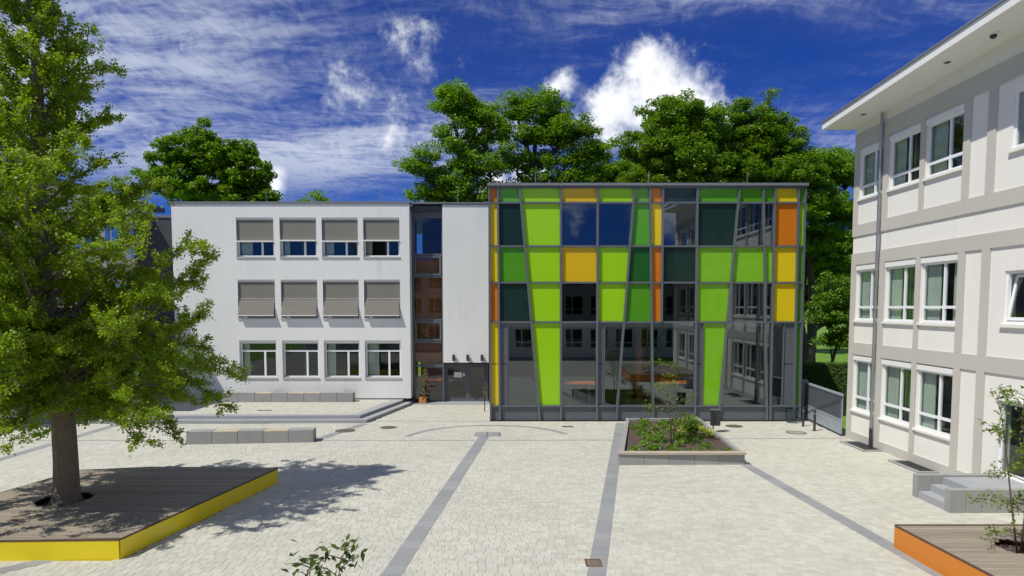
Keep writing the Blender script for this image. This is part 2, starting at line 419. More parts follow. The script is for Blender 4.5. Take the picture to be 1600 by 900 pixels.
for c in cells:
    if c in near: continue
    i = len(vs); z = random.uniform(-.0015, .0015)
    vs += [(c[0] + p[0], c[1] + p[1], p[2]) for p in paver_verts(c[2], z)]; fs += [tuple(i + q for q in f) for f in PF]
me = bpy.data.meshes.new('paver_field'); me.from_pydata(vs, [], fs); me.update(); me.materials.append(MATS['paver'])
tag(link('paver_field', me, court), kind='stuff')

def strip(name, a, b, w, step=.5, z=.006, m='grey_slab'):
    e = thing(name, None, None, (a[0], a[1], 0), kind='structure')
    d = Vector((b[0] - a[0], b[1] - a[1], 0)); l = d.length; d /= l; n = Vector((-d.y, d.x, 0)); k = max(1, round(l / step)); s = l / k
    mb = MB(); h = w / 2
    for q in range(k):
        p0 = d * (q * s + .003); p1 = d * ((q + 1) * s - .003)
        m0 = MB(); m0.prism([tuple((p0 - n * h))[:2], tuple((p1 - n * h))[:2], tuple((p1 + n * h))[:2], tuple((p0 + n * h))[:2]], -.02, z + random.uniform(-.001, .001))
        o = m0.build('slab', m); o.parent = e
    return e
for s_ in STRIPS: strip(*s_)
strip('paving_line', (-24, 27.42), (-8.2, 27.42), .10, 1.0); strip('paving_line', (-7.85, 27.42), (-1.5, 27.45), .10, 1.0); strip('paving_line', (-1.0, 27.45), (4.1, 27.5), .10, 1.0)
strip('paving_line', (8.4, 27.75), (13.85, 27.9), .10, 1.0); strip('paving_line', (-6.7, 32.1), (-1.1, 32.1), .09, 1.0)
# curved band of grey pavers in front of the glass facade
ea = thing('curved_paving_strip', None, None, (-1.15, 27.6, 0), kind='structure')
A0, A1, A2 = Vector((-4.4, 28.25)), Vector((-1.17, 30.95)), Vector((2.3, 28.8))
def circ(a, b, c):
    d = 2 * (a.x * (b.y - c.y) + b.x * (c.y - a.y) + c.x * (a.y - b.y))
    ux = (a.length_squared * (b.y - c.y) + b.length_squared * (c.y - a.y) + c.length_squared * (a.y - b.y)) / d
    uy = (a.length_squared * (c.x - b.x) + b.length_squared * (a.x - c.x) + c.length_squared * (b.x - a.x)) / d
    return Vector((ux, uy))
cc = circ(A0, A1, A2); rr = (A0 - cc).length
t0 = math.atan2(A0.y - cc.y, A0.x - cc.x); t1 = math.atan2(A2.y - cc.y, A2.x - cc.x)
if t1 > t0: t0 += 2 * math.pi
for q in range(18):
    a, b = t0 + (t1 - t0) * q / 18 - .002, t0 + (t1 - t0) * (q + 1) / 18 + .002
    P = lambda r, t: (cc.x + r * math.cos(t) + 1.15, cc.y + r * math.sin(t) - 27.6)
    m0 = MB().prism([P(rr - .13, a), P(rr + .13, a), P(rr + .13, b), P(rr - .13, b)], -.02, .007)
    o = m0.build('slab', 'grey_slab'); o.parent = ea

def manhole(x, y, r, label, lid='iron'):
    e = thing('manhole_cover', label, 'manhole', (x, y, 0), 'manhole covers')
    MB().ring(x, y, -.02, .012, r * .84, r).build('frame', 'iron', e); MB().disc(x, y, -.02, .009, r * .83).build('lid', lid, e)
manhole(-5.55, 30.4, .37, 'rusty round manhole cover beside the end of the curved paving band')
manhole(-7.3, 29.6, .44, 'round manhole cover in the grey strip by the terrace corner')
manhole(10.1, 30.75, .38, 'round manhole cover near the litter bin and glass building')
manhole(12.26, 29.15, .42, 'pale round manhole cover close to the two bollards', 'iron_pale')
def grate(x, y, w, l, m, label, bars=7, name='drain_grate'):
    e = thing(name, label, 'drain', (x, y, 0))
    f = MB(); f.box(x - w / 2, x + w / 2, y - l / 2, y - l / 2 + .03, -.02, .016); f.box(x - w / 2, x + w / 2, y + l / 2 - .03, y + l / 2, -.02, .016)
    f.box(x - w / 2, x - w / 2 + .03, y - l / 2 + .03, y + l / 2 - .03, -.02, .016); f.box(x + w / 2 - .03, x + w / 2, y - l / 2 + .03, y + l / 2 - .03, -.02, .016)
    f.build('frame', m, e)
    b = w - .06; s = b / bars
    for k in range(bars): box('bar', m, e, x - w / 2 + .03 + s * (k + .2), x - w / 2 + .03 + s * (k + .8), y - l / 2 + .03, y + l / 2 - .03, -.02, .013)
grate(1.72, 14.1, .34, .42, 'rust_grate', 'rusty brown drain grate in the grey paving strip')
grate(2.52, 30.6, .5, .22, 'dark_metal', 'dark slot drain on the paving near the glass facade', 5)
for x, lb in ((-1.33, 'grey square access plate left of its twin at the strip end'), (-.78, 'grey square access plate right of its twin at the strip end')):
    e = thing('access_plate', lb, 'access plate', (x, 28.75, 0), 'access plates at the end of the paving strip')
    box('plate', 'grey_slab', e, x - .25, x + .25, 28.3, 29.2, -.02, .014); box('joint', 'dark_metal', e, x + .255, x + .285, 28.3, 29.2, -.02, .010)
tag(box('terrace_drain', 'dark_metal', None, -12.6, -11.9, 33.4, 33.65, .29, .312), 'small dark drain cover on the raised terrace', 'drain')

# ------------------------------------------------------------------ terrace with two steps
def offset_ter(d): return [(-26, 31.45 + d), (-12.5, 31.45 + d), (-6.8 - d * .9, 31.6 + d), (-5.6 - d, 37.3), (-5.62 - d, 40), (-26, 40)]
ter = thing('terrace', 'raised paved terrace with two grey steps before the white building', 'terrace', (-12, 34, 0), kind='structure')
MB().prism(offset_ter(0), -.05, .15).build('step', 'concrete_step', ter, .012)
MB().prism(offset_ter(.42), .152, .30).build('step', 'concrete_step', ter, .012)
vs = []; fs = []; y = 32.3
while y < 37.4:
    x = -20.5 + random.random() * .2
    while x < -6.0 :
        L = LENS[random.random() < .62]; cx, cy = x + L / 2, y + RW / 2
        if cx < -7.6 + (cy - 32.1) * .2:
            i = len(vs); vs += [(cx + p[0], cy + p[1], p[2] + .308) for p in paver_verts(L, random.uniform(-.001, .001))]; fs += [tuple(i + q for q in f) for f in PF]
        x += L
    y += RW
me = bpy.data.meshes.new('paver_field'); me.from_pydata(vs, [], fs); me.update(); me.materials.append(MATS['paver']); tag(link('paver_field', me, ter), kind='stuff')

# ------------------------------------------------------------------ glass building
GY = 32.15
gb = thing('glass_building', 'school block with colourful curtain wall of green yellow and orange glass panels', 'building', (6.3, GY, 0))
M_ = [(-1.06, -1.01), (-.66, -.58), (.34, 1.32), (2.26, 2.32), (3.98, 4.03), (5.69, 4.95), (6.39, 6.71), (7.01, 7.05), (8.61, 8.68), (10.57, 9.79), (11.66, 12.11), (12.21, 12.25), (13.30, 13.38), (13.63, 13.65)]
ZT = 11.0
def mx(i, z): a, b = M_[i]; return a + (b - a) * (ZT - z) / ZT
ROW = [11.0, 10.25, 8.24, 6.55, 4.70, .72, .04]
def cell(fl, fr, z0, z1, m, name='panel', inset=.02, y0=None, th=.03):
    y0 = GY + .06 if y0 is None else y0
    pl = [(fl(z0) + inset, z0 + inset), (fr(z0) - inset, z0 + inset), (fr(z1) - inset, z1 - inset), (fl(z1) + inset, z1 - inset)]
    return MB().prism(pl, y0, y0 + th, 'y').build(name, m, gb)
def edge(i): return lambda z: mx(i, z)
def at(x): return lambda z: x
GRID = {0: ['orange', 'yellow', 'yellow', 'orange'], 1: ['mid_green', 'dark_teal', 'dark_green', 'dark_teal'], 2: ['lime'] * 4, 3: ['ochre', 'GLASS', 'ochre', 'DARK'], 4: ['lime', 'GLASS', 'lime', 'lime'],
        5: ['mid_green', 'green', 'deep_green', 'dark_green'], 6: ['orange', 'yellow', 'orange', 'orange'], 7: ['navy', 'GLASS', 'dark_teal', 'DARK'], 8: ['green', 'dark_teal', 'leaf_green', 'leaf_green'],
        9: ['dark_green', 'GLASS', 'leaf_green', 'GLASS'], 10: ['dark_green', 'GLASS', 'leaf_green', 'GLASS'], 11: ['yellow', 'orange', 'yellow', 'yellow'], 12: ['dark_green', 'lime', 'dark_green', 'dark_green']}
def pmat(k): return {'GLASS': 'tinted_glass', 'DARK': 'dark_glass'}.get(k, k + '_enamel')
for c, rows in GRID.items():
    for r, k in enumerate(rows):
        cell(edge(c), edge(c + 1), ROW[r + 1], ROW[r], pmat(k), 'window_pane' if k in ('GLASS', 'DARK') else 'panel')
        if not ('GLASS' == k or 'DARK' == k): pass
# ground storey
z0, z1, zm = ROW[5], ROW[4], 2.72
cell(edge(0), edge(1), zm, z1, 'yellow_enamel'); cell(edge(0), edge(1), z0, zm, 'yellow_enamel')
cell(edge(1), at(-.21), zm, z1, 'grey_metal'); cell(edge(1), at(-.21), z0, zm, 'grey_metal'); cell(at(-.17), edge(2), z0, z1, 'tinted_glass', 'window_pane')
cell(edge(2), edge(3), z0, z1, 'lime_enamel'); cell(edge(3), edge(4), z0, z1, 'tinted_glass', 'window_pane')
cell(edge(4), at(4.35), zm, z1, 'grey_metal'); cell(edge(4), at(4.35), z0, zm, 'grey_metal'); cell(at(4.39), edge(5), z0, z1, 'tinted_glass', 'window_pane')
cell(edge(5), edge(6), z0, z1, 'tinted_glass', 'window_pane'); cell(edge(6), edge(8), z0, z1, 'tinted_glass', 'window_pane')
cell(edge(8), at(9.0), zm, z1, 'grey_metal'); cell(edge(8), at(9.0), z0, zm, 'grey_metal'); cell(at(9.04), edge(9), z0, z1, 'leaf_green_enamel')
cell(edge(9), edge(10), z0, z1, 'tinted_glass', 'window_pane'); cell(edge(10), edge(11), z0, z1, 'tinted_glass', 'window_pane')
cell(at(12.27), at(12.80), z0, z1, 'tinted_glass', 'window_pane'); cell(at(12.84), edge(12), zm, z1, 'grey_metal'); cell(at(12.84), edge(12), z0, zm, 'grey_metal'); cell(edge(12), edge(13), z0, z1, 'dark_green_enamel')
for c in range(13):
    if c == 7 or c == 10: continue
    c2 = c + 2 if c in (6, 9) else c + 1
    cell(edge(c), edge(c2), ROW[6], ROW[5], 'grey_metal', 'base_panel', .012)
for x in (-.19, 4.37, 9.02, 12.82): box('glazing_bar', 'mullion_metal', gb, x - .025, x + .025, GY + .01, GY + .12, z0, z1)
MW = .048
for i in range(14):
    zl = ROW[4] if i == 7 else .06
    w = MW if i not in (0, 13) else .04
    zt = ZT - .01
    pl = [(mx(i, zl) - w, zl), (mx(i, zl) + w, zl), (mx(i, zt) + w, zt), (mx(i, zt) - w, zt)]
    MB().prism(pl, GY - .07, GY + .14, 'y').build('mullion', 'mullion_metal', gb)
for r in range(0, 6):
    for c in range(13):
        if r == 5 and c in (7,): continue
        c2 = c + 2 if (r == 5 and c == 6) else c + 1
        z = ROW[r] - (.05 if r == 0 else 0); h = .042
        pl = [(mx(c, z) + MW + .001, z - h), (mx(c2, z) - MW - .001, z - h), (mx(c2, z) - MW - .001, z + h), (mx(c, z) + MW + .001, z + h)]
        MB().prism(pl, GY - .03, GY + .13, 'y').build('transom', 'mullion_metal', gb)
box('roof_coping', 'coping_metal', gb, -1.14, 13.74, GY - .14, GY + .5, ZT + .005, ZT + .14, .012)
box('plinth', 'dark_metal', gb, -1.02, 13.62, GY - .02, GY + .2, -.03, .055)
# shell behind the curtain wall
sh = MB(); sh.box(-1.06, -.98, GY + .15, 46, 0, 11.0); sh.box(13.55, 13.63, GY + .15, 46, 0, 11.0); sh.box(-.98, 13.55, GY + .15, 46, 10.75, 11.02)
sh.build('side_wall', 'slate_panel', gb)
fl = MB()
for z in (.0, 4.45, 7.9): fl.box(-.98, 13.55, GY + .17, 45.9, z + .02, z + .30 if z else .06)
fl.build('floor_slab', 'interior_floor', gb)
bw = MB(); grid_wall(bw, -.98, 13.55, .06, 10.75, 43.0, 43.2, [], 'y'); bw.build('back_wall', 'interior', gb)
pt = MB(); pt.box(-.98, 3.4, 38.0, 38.15, .06, 4.4); pt.box(9.6, 13.55, 37.0, 37.15, 4.8, 7.85); pt.box(-.98, 6.0, 37.0, 37.15, 4.8, 7.85); pt.box(9.3, 9.45, 34.0, 42.9, .06, 4.4); pt.build('partition_wall', 'interior', gb)
MB().tube([(6.45, 34.6, .06), (6.45, 34.6, 4.4)], .2, 18).build('interior_column', 'orange_column', gb, smooth=True)
box('interior_panel', 'brown_interior', gb, 12.55, 12.95, 33.6, 33.7, .06, 3.6)
for x in (4.2, 8.8, 12.1, .6): MB().tube([(x, 33.6, 4.75), (x, 33.6, 7.9)], .12, 10).build('interior_column', 'interior', gb, smooth=True)
def board(x0, x1, y, z, label):
    e = thing('display_counter', label, 'counter', ((x0 + x1) / 2, y, .06))
    box('counter_top', 'orange_board', e, x0, x1, y - .14, y + .14, z - .13, z, .01)
    for x in (x0 + .25, x1 - .25): box('leg', 'dark_metal', e, x - .03, x + .03, y - .1, y + .1, .06, z - .131)
board(2.5, 3.95, 32.50, 1.86, 'bright orange high counter behind the glass beside the lime panel')
board(6.95, 8.35, 32.50, 1.88, 'bright orange high counter behind the glass above the planter')
for x in (1.1, 6.4, 11.0):
    MB().tube([(x, GY + .25, ZT + .1), (x, GY + .25, ZT + .75)], .012, 6).build('lightning_rod', 'zinc', gb)

# ------------------------------------------------------------------ white building
WY = 37.6
wb = thing('white_building', 'white rendered three storey school building with grey blinds', 'building', (-12, WY, 0))
COLS = [(-15.05, -13.01), (-12.68, -10.68), (-10.38, -8.41), (-8.12, -6.14)]; WR = [(8.12, 10.27), (4.77, 6.90), (1.48, 3.57)]
holes = [(a, b, c, d) for (a, b) in COLS for (c, d) in WR]
m0 = MB(); grid_wall(m0, -18.55, -5.6, .36, 11.02, WY, WY + .4, holes, 'y'); m0.box(-18.55, -18.15, WY + .401, 50, .36, 11.02); m0.box(-6.0, -5.6, WY + .401, WY + 2.2, .36, 11.02)
m0.build('wall', 'white_render', wb)
box('plinth', 'dark_metal', wb, -18.4, -5.75, WY + .12, WY + .38, .2, .358)
box('roof', 'slate_panel', wb, -18.5, -1.1, WY + .45, 50, 10.7, 10.95)
box('roof_coping', 'coping_metal', wb, -18.62, -5.55, WY - .06, WY + .5, 11.021, 11.13, .01)
ir = MB(); ir.box(-18.1, -5.9, WY + 5, WY + 5.1, .36, 10.6)
for z in (.36, 3.95, 7.35): ir.box(-18.1, -5.9, WY + .42, WY + 4.95, z, z + .25)
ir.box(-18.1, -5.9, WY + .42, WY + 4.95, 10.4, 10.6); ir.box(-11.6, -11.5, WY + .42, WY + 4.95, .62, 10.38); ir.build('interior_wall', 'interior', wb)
def frame_y(name, x0, x1, z0, z1, y, w, d, vbars, hbars, m, parent):
    """window frame facing -y. vbars: (x, za, zb); hbars: (z, xa, xb)"""
    mb = MB(); mb.box(x0, x0 + w, y, y + d, z0, z1); mb.box(x1 - w, x1, y, y + d, z0, z1); mb.box(x0 + w, x1 - w, y, y + d, z0, z0 + w); mb.box(x0 + w, x1 - w, y, y + d, z1 - w, z1)
    for x, za, zb in vbars: mb.box(x - w * .7, x + w * .7, y + .002, y + d - .002, za, zb)
    for z, xa, xb in hbars: mb.box(xa, xb, y + .004, y + d - .004, z - w * .6, z + w * .6)
    return mb.build(name, m, parent)
for ci, (a, b) in enumerate(COLS):
    for ri, (c, d) in enumerate(WR):
        y = WY + .20; xs = a + .04 + (b - a) * .64
        zt = c + (d - c) * .72
        fr = frame_y('window', a + .02, b - .02, c + .04, d - .10, y, .075, .07, [(xs, c + .12, (zt if ri == 2 else d - .18))], [(zt, a + .095, b - .095)] if ri == 2 else [], 'white_frame', wb)
        fr['label'] = ['window with a roller blind half drawn', 'window behind a tilted awning blind', 'bare window with transom light'][ri]
        MB().box(a + .09, b - .09, y + .03, y + .04, c + .11, d - .17).build('pane', 'window_glass', fr)
        MB().box(a - .03, b + .03, WY - .05, WY + .19, c - .03, c + .035).build('sill', 'sill_metal', fr)
        MB().box(a + .005, b - .005, WY + .06, WY + .19, d - .11, d - .012).build('blind_box', 'roller_box', fr)
        if random.random() < .8: MB().box(a + .1, a + .1 + (b - a) * random.choice((.15, .22, .3)), y + .25, y + .29, c + .05, d - .12).build('curtain', 'curtain', fr)
        if ri == 0:
            zb = c + (d - c) * (.42 + .02 * (ci % 2))
            MB().box(a + .05, b - .05, WY + .10, WY + .115, zb, d - .11).build('blind', 'blind_fabric', fr)
            MB().box(a + .02, b - .02, WY - .06, WY + .12, zb - .07, zb - .001).build('blind_bar', 'roller_box', fr)
        elif ri == 1:
            zk = c + (d - c) * .52; zl = c + .2; yo = WY - .20
            MB().box(a + .05, b - .05, WY + .10, WY + .115, zk + .02, d - .11).build('blind', 'blind_fabric', fr)
            MB().prism([(WY + .10, zk - .02), (WY + .115, zk - .02), (yo + .01, zl), (yo - .005, zl)], a + .05, b - .05, 'x').build('awning', 'blind_fabric', fr)
            MB().box(a + .03, b - .03, WY + .08, WY + .13, zk - .019, zk + .019).build('blind_bar', 'sill_metal', fr)
            MB().box(a + .03, b - .03, yo - .03, yo + .02, zl - .05, zl - .002).build('awning_bar', 'roller_box', fr)
            ar = MB()
            for x in (a + .035, b - .035): ar.tube([(x, WY + .10, zk - .25), (x, yo, zl - .03)], .013, 6)
            ar.build('awning_arm', 'sill_metal', fr)
for x in (-13.6, -9.6, -7.2, -3.0):
    MB().tube([(x, WY + .7, 10.9), (x, WY + .7, 11.9)], .012, 6).build('lightning_rod', 'zinc', wb)

# stair glazing, entrance and white bay between the two blocks
eb = thing('entrance_block', 'white entrance bay with tall stair window and glazed doors', 'entrance', (-3.4, 38.4, 0))
EY = 38.4
sg = MB(); sg.box(-5.58, -5.48, EY, EY + .15, .05, 10.34); sg.box(-3.93, -3.83, EY, EY + .15, .05, 10.34)
for z in (2.1, 3.45, 4.68, 7.1, 8.32): sg.box(-5.48, -3.93, EY + .003, EY + .147, z - .06, z + .06)
sg.build('stair_frame', 'grey_metal', eb)
box('head_panel', 'grey_metal', eb, -5.58, -3.83, EY - .02, EY + .2, 10.345, 11.06)
for z0_, z1_ in ((.1, 2.04), (2.16, 3.39), (3.51, 4.62), (4.74, 7.04), (7.16, 8.26), (8.38, 10.34)):
    box('window_pane', 'stair_glass', eb, -5.48, -3.93, EY + .07, EY + .08, z0_, z1_)
for z0_, z1_ in ((3.51, 4.62), (7.16, 8.26)):
    frame_y('opening_frame', -5.44, -3.97, z0_ + .02, z1_ - .02, EY - .04, .09, .10, [], [], 'mullion_metal', eb)
box('bay_wall', 'white_render', eb, -3.83, -1.30, 37.95, 39.2, 2.32, 11.02)
box('bay_coping', 'coping_metal', eb, -5.54, -1.16, 37.88, 39.2, 11.062, 11.14)
box('bay_soffit', 'dark_metal', eb, -3.82, -1.31, 38.0, 39.15, 2.22, 2.318)
df = MB()
for x in (-3.80, -2.50, -1.40): df.box(x - .05, x + .05, EY + .2, EY + .33, .06, 2.2)
for xa, xb in ((-3.75, -2.55), (-2.45, -1.45)):
    df.box(xa, xb, EY + .203, EY + .327, 2.08, 2.2); df.box(xa, xb, EY + .203, EY + .327, .06, .16); df.box(xa, xb, EY + .206, EY + .324, 1.22, 1.30)
df.build('door_frame', 'mullion_metal', eb)
for xa, xb in ((-3.74, -2.56), (-2.44, -1.46)):
    d = frame_y('door', xa, xb, .17, 2.07, EY + .22, .08, .08, [], [], 'grey_metal', eb)
    MB().box(xa + .08, xb - .08, EY + .26, EY + .27, .25, 1.99).build('pane', 'stair_glass', d)
    MB().tube([(xb - .04, EY + .17, .95), (xb - .04, EY + .17, 1.25)], .015, 8).build('handle', 'zinc', d)
    if xa < -3: MB().box(-3.3, -2.85, EY + .245, EY + .252, 1.42, 1.72).build('notice', 'paper', d); MB().box(-2.79, -2.68, EY + .21, EY + .217, 1.50, 1.66).build('notice', 'paper', d)
box('threshold', 'concrete_step', eb, -5.6, -1.2, 37.7, EY + .4, -.02, .05)
ei = MB(); ei.box(-5.6, -1.2, 43, 43.1, .05, 10.9)
for z in (.02, 3.5, 6.95): ei.box(-5.6, -1.2, EY + .4, 42.9, z, z + .2 if z > 1 else z + .04)
ei.build('interior_wall', 'brown_interior', eb)
box('stair_screen', 'brown_interior', eb, -5.45, -3.95, EY + .30, EY + .36, 2.3, 8.3)
box('stair_flight', 'brown_interior', eb, -5.3, -4.1, 39.6, 40.2, .06, 8.0)
box('side_wall', 'slate_panel', eb, -1.28, -1.10, 37.9, 46, .0, 11.0)
for x, lb in ((-3.24, 'dark wall lamp nearest the stair window above the entrance'), (-2.46, 'middle dark wall lamp above the entrance doors'), (-1.67, 'dark wall lamp nearest the glass building above the entrance')):
    e = thing('wall_lamp', lb, 'wall lamp', (x, 37.95, 2.6), 'wall lamps over the entrance')
    box('housing', 'dark_metal', e, x - .075, x + .075, 37.78, 37.90, 2.42, 2.76, .012); box('bracket', 'dark_metal', e, x - .03, x + .03, 37.901, 37.949, 2.55, 2.64)
board(-5.40, -4.0, 38.68, 1.36, 'bright orange counter behind the stair window by the potted plant')

# ------------------------------------------------------------------ right building
RX = 13.9
rb = thing('cream_building', 'cream and greige rendered school wing with deep eaves and downpipe', 'building', (RX + 4, 22, 0))
YE = 5.5                                                            # runs on towards the viewer beyond the frame
wins = []   # (y0,y1,z0,z1,type)
YW = [(26.05, 27.75), (23.70, 25.60), (21.46, 23.38)]; ZW = [(1.25, 3.47), (4.88, 7.08), (9.73, 11.68)]
for z0_, z1_ in ZW:
    for a, b in YW: wins.append((a, b, z0_, z1_, 'triple'))
wins += [(17.3, 19.40, 9.79, 11.40, 'tall'), (17.3, 19.42, 4.93, 6.42, 'tilt'), (18.20, 19.38, .62, 2.76, 'door')]
for k in range(3):
    a = 15.6 - k * 3.1
    for z0_, z1_ in ZW: wins.append((a - 1.9, a, z0_, z1_, 'triple'))
hl = [(a, b, c, d) for a, b, c, d, _ in wins]
m0 = MB(); grid_wall(m0, YE, 28.15, -.05, 12.72, RX + .05, RX + .40, hl, 'x'); m0.box(RX + .401, RX + 14, 27.75, 28.15, -.05, 12.6); m0.build('wall', 'cream_render', rb)
def band(y0, y1, z0, z1, dx=0.0): box('facade_band', 'greige_render', rb, RX - dx, RX + .0495, y0, y1, z0, z1)
HB = [(-.05, .33), (3.50, 3.97), (7.11, 7.56), (8.25, 8.70), (11.73, 12.32)]
for a, b in HB: band(YE, 28.151, a, b)
for za, zb in ((.331, 3.499), (3.971, 7.109), (8.701, 11.729)):
    for a, b in ((27.79, 28.149), (25.64, 26.02), (23.41, 23.67), (21.12, 21.43), (20.02, 20.36)): band(a, b, za, zb, .002)
    for k in range(4):
        a = 16.2 - k * 3.1; band(a, a + .35, za, zb, .002)
it = MB(); it.box(RX + 5, RX + 5.1, YE, 27.7, 0, 12.5)
for z in (.1, 3.75, 8.3): it.box(RX + .42, RX + 4.95, YE, 27.7, z, z + .3)
it.box(RX + .42, RX + 4.95, YE, 27.7, 12.3, 12.5)
for y in (24.6, 20.6, 15.5): it.box(RX + .42, RX + 4.95, y, y + .1, .41, 12.2)
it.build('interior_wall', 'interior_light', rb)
def frame_x(y0, y1, z0, z1, x, w, d, vb, hb, m, parent, name='window'):
    mb = MB(); mb.box(x, x + d, y0, y0 + w, z0, z1); mb.box(x, x + d, y1 - w, y1, z0, z1); mb.box(x, x + d, y0 + w, y1 - w, z0, z0 + w); mb.box(x, x + d, y0 + w, y1 - w, z1 - w, z1)
    for y in vb: mb.box(x + .002, x + d - .002, y - w * .65, y + w * .65, z0 + w, z1 - w)
    for z in hb: mb.box(x + .004, x + d - .004, y0 + w, y1 - w, z - w * .6, z + w * .6)
    return mb.build(name, m, parent)
for (a, b, c, d, k) in wins:
    x = RX + .10
    if k == 'triple':
        zt = d - .20
        f = frame_x(a + .01, b - .01, c + .01, zt, x, .075, .08, [a + (b - a) * .39], [c + (zt - c) * .26], 'white_frame', rb)
        MB().box(x + .035, x + .045, a + .08, b - .08, c + .08, zt - .07).build('pane', 'window_glass', f)
        MB().box(RX + .0, x + .08, a - .0, b + .0, zt + .002, d - .03).build('roller_box', 'roller_box', f)
        MB().box(RX - .04, x - .001, a - .05, b + .05, c - .09, c - .012).build('sill', 'cream_render', f)
        if b > 16:
            MB().box(x + .16, x + .19, b - .62 - .25 * random.random(), b - .05, c - .1, d).build('curtain', 'curtain', f)
            MB().box(x + .16, x + .19, a + .03, a + .30 + .3 * random.random(), c - .1, d).build('curtain', 'curtain', f)
    elif k == 'door':
        f = frame_x(a, b, c, d, x, .10, .08, [], [], 'white_frame', rb, 'door')
        MB().box(x + .035, x + .045, a + .10, b - .10, c + .10, d - .10).build('pane', 'window_glass', f)
        MB().box(RX - .03, x - .001, a - .06, b + .06, d + .002, d + .09).build('hood', 'white_frame', f)
        MB().tube([(x - .05, b - .06, 1.5), (x - .05, b - .06, 1.9)], .02, 8).build('handle', 'zinc', f)
    else:
        f = frame_x(a, b, c, d, x, .09, .08, [(a + b) / 2], [], 'white_frame', rb)
        if k == 'tilt':
            f2 = MB(); n0 = len(f2.v)
            f2.box(x - .02, x + .03, a + 1.1, a + 1.2, c + .1, d - .1); f2.box(x - .02, x + .03, b - .19, b - .1, c + .1, d - .1); f2.box(x - .018, x + .028, a + 1.2, b - .19, c + .1, c + .19); f2.box(x - .018, x + .028, a + 1.2, b - .19, d - .19, d - .1)
            f2.v = [(px + (pz - c - .1) * .16, py, pz) for px, py, pz in f2.v]; f2.build('tilted_sash', 'white_frame', f)
            g2 = MB().box(x, x + .01, a + 1.2, b - .19, c + .19, d - .19); g2.v = [(px + (pz - c - .1) * .16, py, pz) for px, py, pz in g2.v]; g2.build('pane', 'window_glass', f)
            MB().box(x + .05, x + .06, a + .09, a + 1.0, c + .09, d - .09).build('pane', 'window_glass', f)
        else: MB().box(x + .035, x + .045, a + .09, b - .09, c + .09, d - .09).build('pane', 'window_glass', f)
        MB().box(RX - .04, x - .001, a - .06, b + .06, c - .10, c - .005).build('sill', 'cream_render', f)
# eaves: rise gently towards the viewer as in the photograph
def zs_(y): return 12.60 + (28.0 - y) * .036
ev = MB()
for za, zb, x0_, m_, nm in ((0, .26, 12.6, 'cream_render', 'eaves'),):
    pr = [(28.3, zs_(28.3) + za), (YE, zs_(YE) + za), (YE, zs_(YE) + zb), (28.3, zs_(28.3) + zb)]
    MB().prism(pr, x0_, RX + 14.2, 'x').build('eaves', 'roller_box', rb)
MB().prism([(28.34, zs_(28.3) + .262), (YE, zs_(YE) + .262), (YE, zs_(YE) + .31), (28.34, zs_(28.3) + .31)], 12.55, RX + 14.25, 'x').build('roof_edge', 'coping_metal', rb)
pr = [(28.149, 12.71), (YE, 12.71), (YE, zs_(YE) - .001), (28.149, zs_(28.149) + .05)]
MB().prism([(25, 12.719), (YE, 12.719), (YE, zs_(YE) + .05), (25, zs_(25) + .05)], RX + .055, RX + .39, 'x').build('upper_wall', 'cream_render', rb)
dp = MB(); dp.tube([(RX - .10, 26.0, 12.62), (RX - .10, 26.0, .75)], .055, 14); 
for z in (12.5, 9.2, 6.2, 3.3): dp.tube([(RX - .10, 26.0, z), (RX - .10, 26.0, z + .07)], .068, 14)
dp.build('downpipe', 'zinc', rb, smooth=False)
MB().tube([(RX - .10, 26.0, .76), (RX - .10, 26.0, -.02)], .062, 14).build('downpipe_foot', 'dark_metal', rb)
for (y, lb) in ((26.29, 'round downlight under the eaves beside the downpipe'), (21.33, 'round downlight under the eaves above the third top window')):
    z = zs_(y); e = thing('soffit_light', lb, 'downlight', (13.25, y, z), 'downlights under the eaves')
    MB().ring(13.25, y, z - .02, z + .01, .07, .10, 16).build('rim', 'zinc', e); MB().disc(13.25, y, z - .012, z + .01, .07, 16).build('lens', 'dark_metal', e)
z = zs_(19.34); e = thing('dome_camera', 'small dome security camera under the eaves', 'security camera', (13.25, 19.34, z))
MB().disc(13.25, 19.34, z - .04, z + .005, .17, 20).build('mount', 'white_frame', e)
MB().tube([(13.25, 19.34, z - .04), (13.25, 19.34, z - .10), (13.25, 19.34, z - .14)], [.09, .085, .03], 14).build('dome', 'dark_metal', e, smooth=True)
# light wells at the foot of the wall
for (y0, y1, x0, lb) in ((21.9, 23.7, 13.22, 'light well grate below the third ground floor window'), (25.25, 27.1, 13.15, 'light well grate at the foot of the downpipe')):
    e = thing('light_well', lb, 'light well', (13.5, (y0 + y1) / 2, 0), 'light wells along the cream wall')
    f = MB(); f.box(x0, RX - .005, y0, y0 + .12, -.02, .05); f.box(x0, RX - .005, y1 - .12, y1, -.02, .05); f.box(x0, x0 + .12, y0 + .12, y1 - .12, -.02, .05); f.build('rim', 'concrete', e)
    for k in range(16):
        s = (y1 - y0 - .26) / 16; box('bar', 'dark_metal', e, x0 + .122, RX - .006, y0 + .13 + s * k + .01, y0 + .13 + s * (k + .62), -.01, .035)
# entrance steps
st = thing('entrance_steps', 'grey concrete steps with side walls leading to the side door', 'steps', (12.6, 18.5, 0))
for k, xk in enumerate((11.52, 11.86, 12.2)): box('step', 'concrete_step', st, xk, xk + .35 if k < 2 else RX - .005, 17.86, 19.06, -.02, .2 * (k + 1) - .0, .008)
k = 0
for (y0, y1) in ((17.62, 17.855), (19.065, 19.30)):
    xx = 11.50
    while xx < RX - .1:
        x2 = min(xx + .42, RX - .004); box('wall_block', 'concrete', st, xx, x2 - .006, y0, y1, -.02, .61 + .04 * (y0 > 19), .006); xx = x2
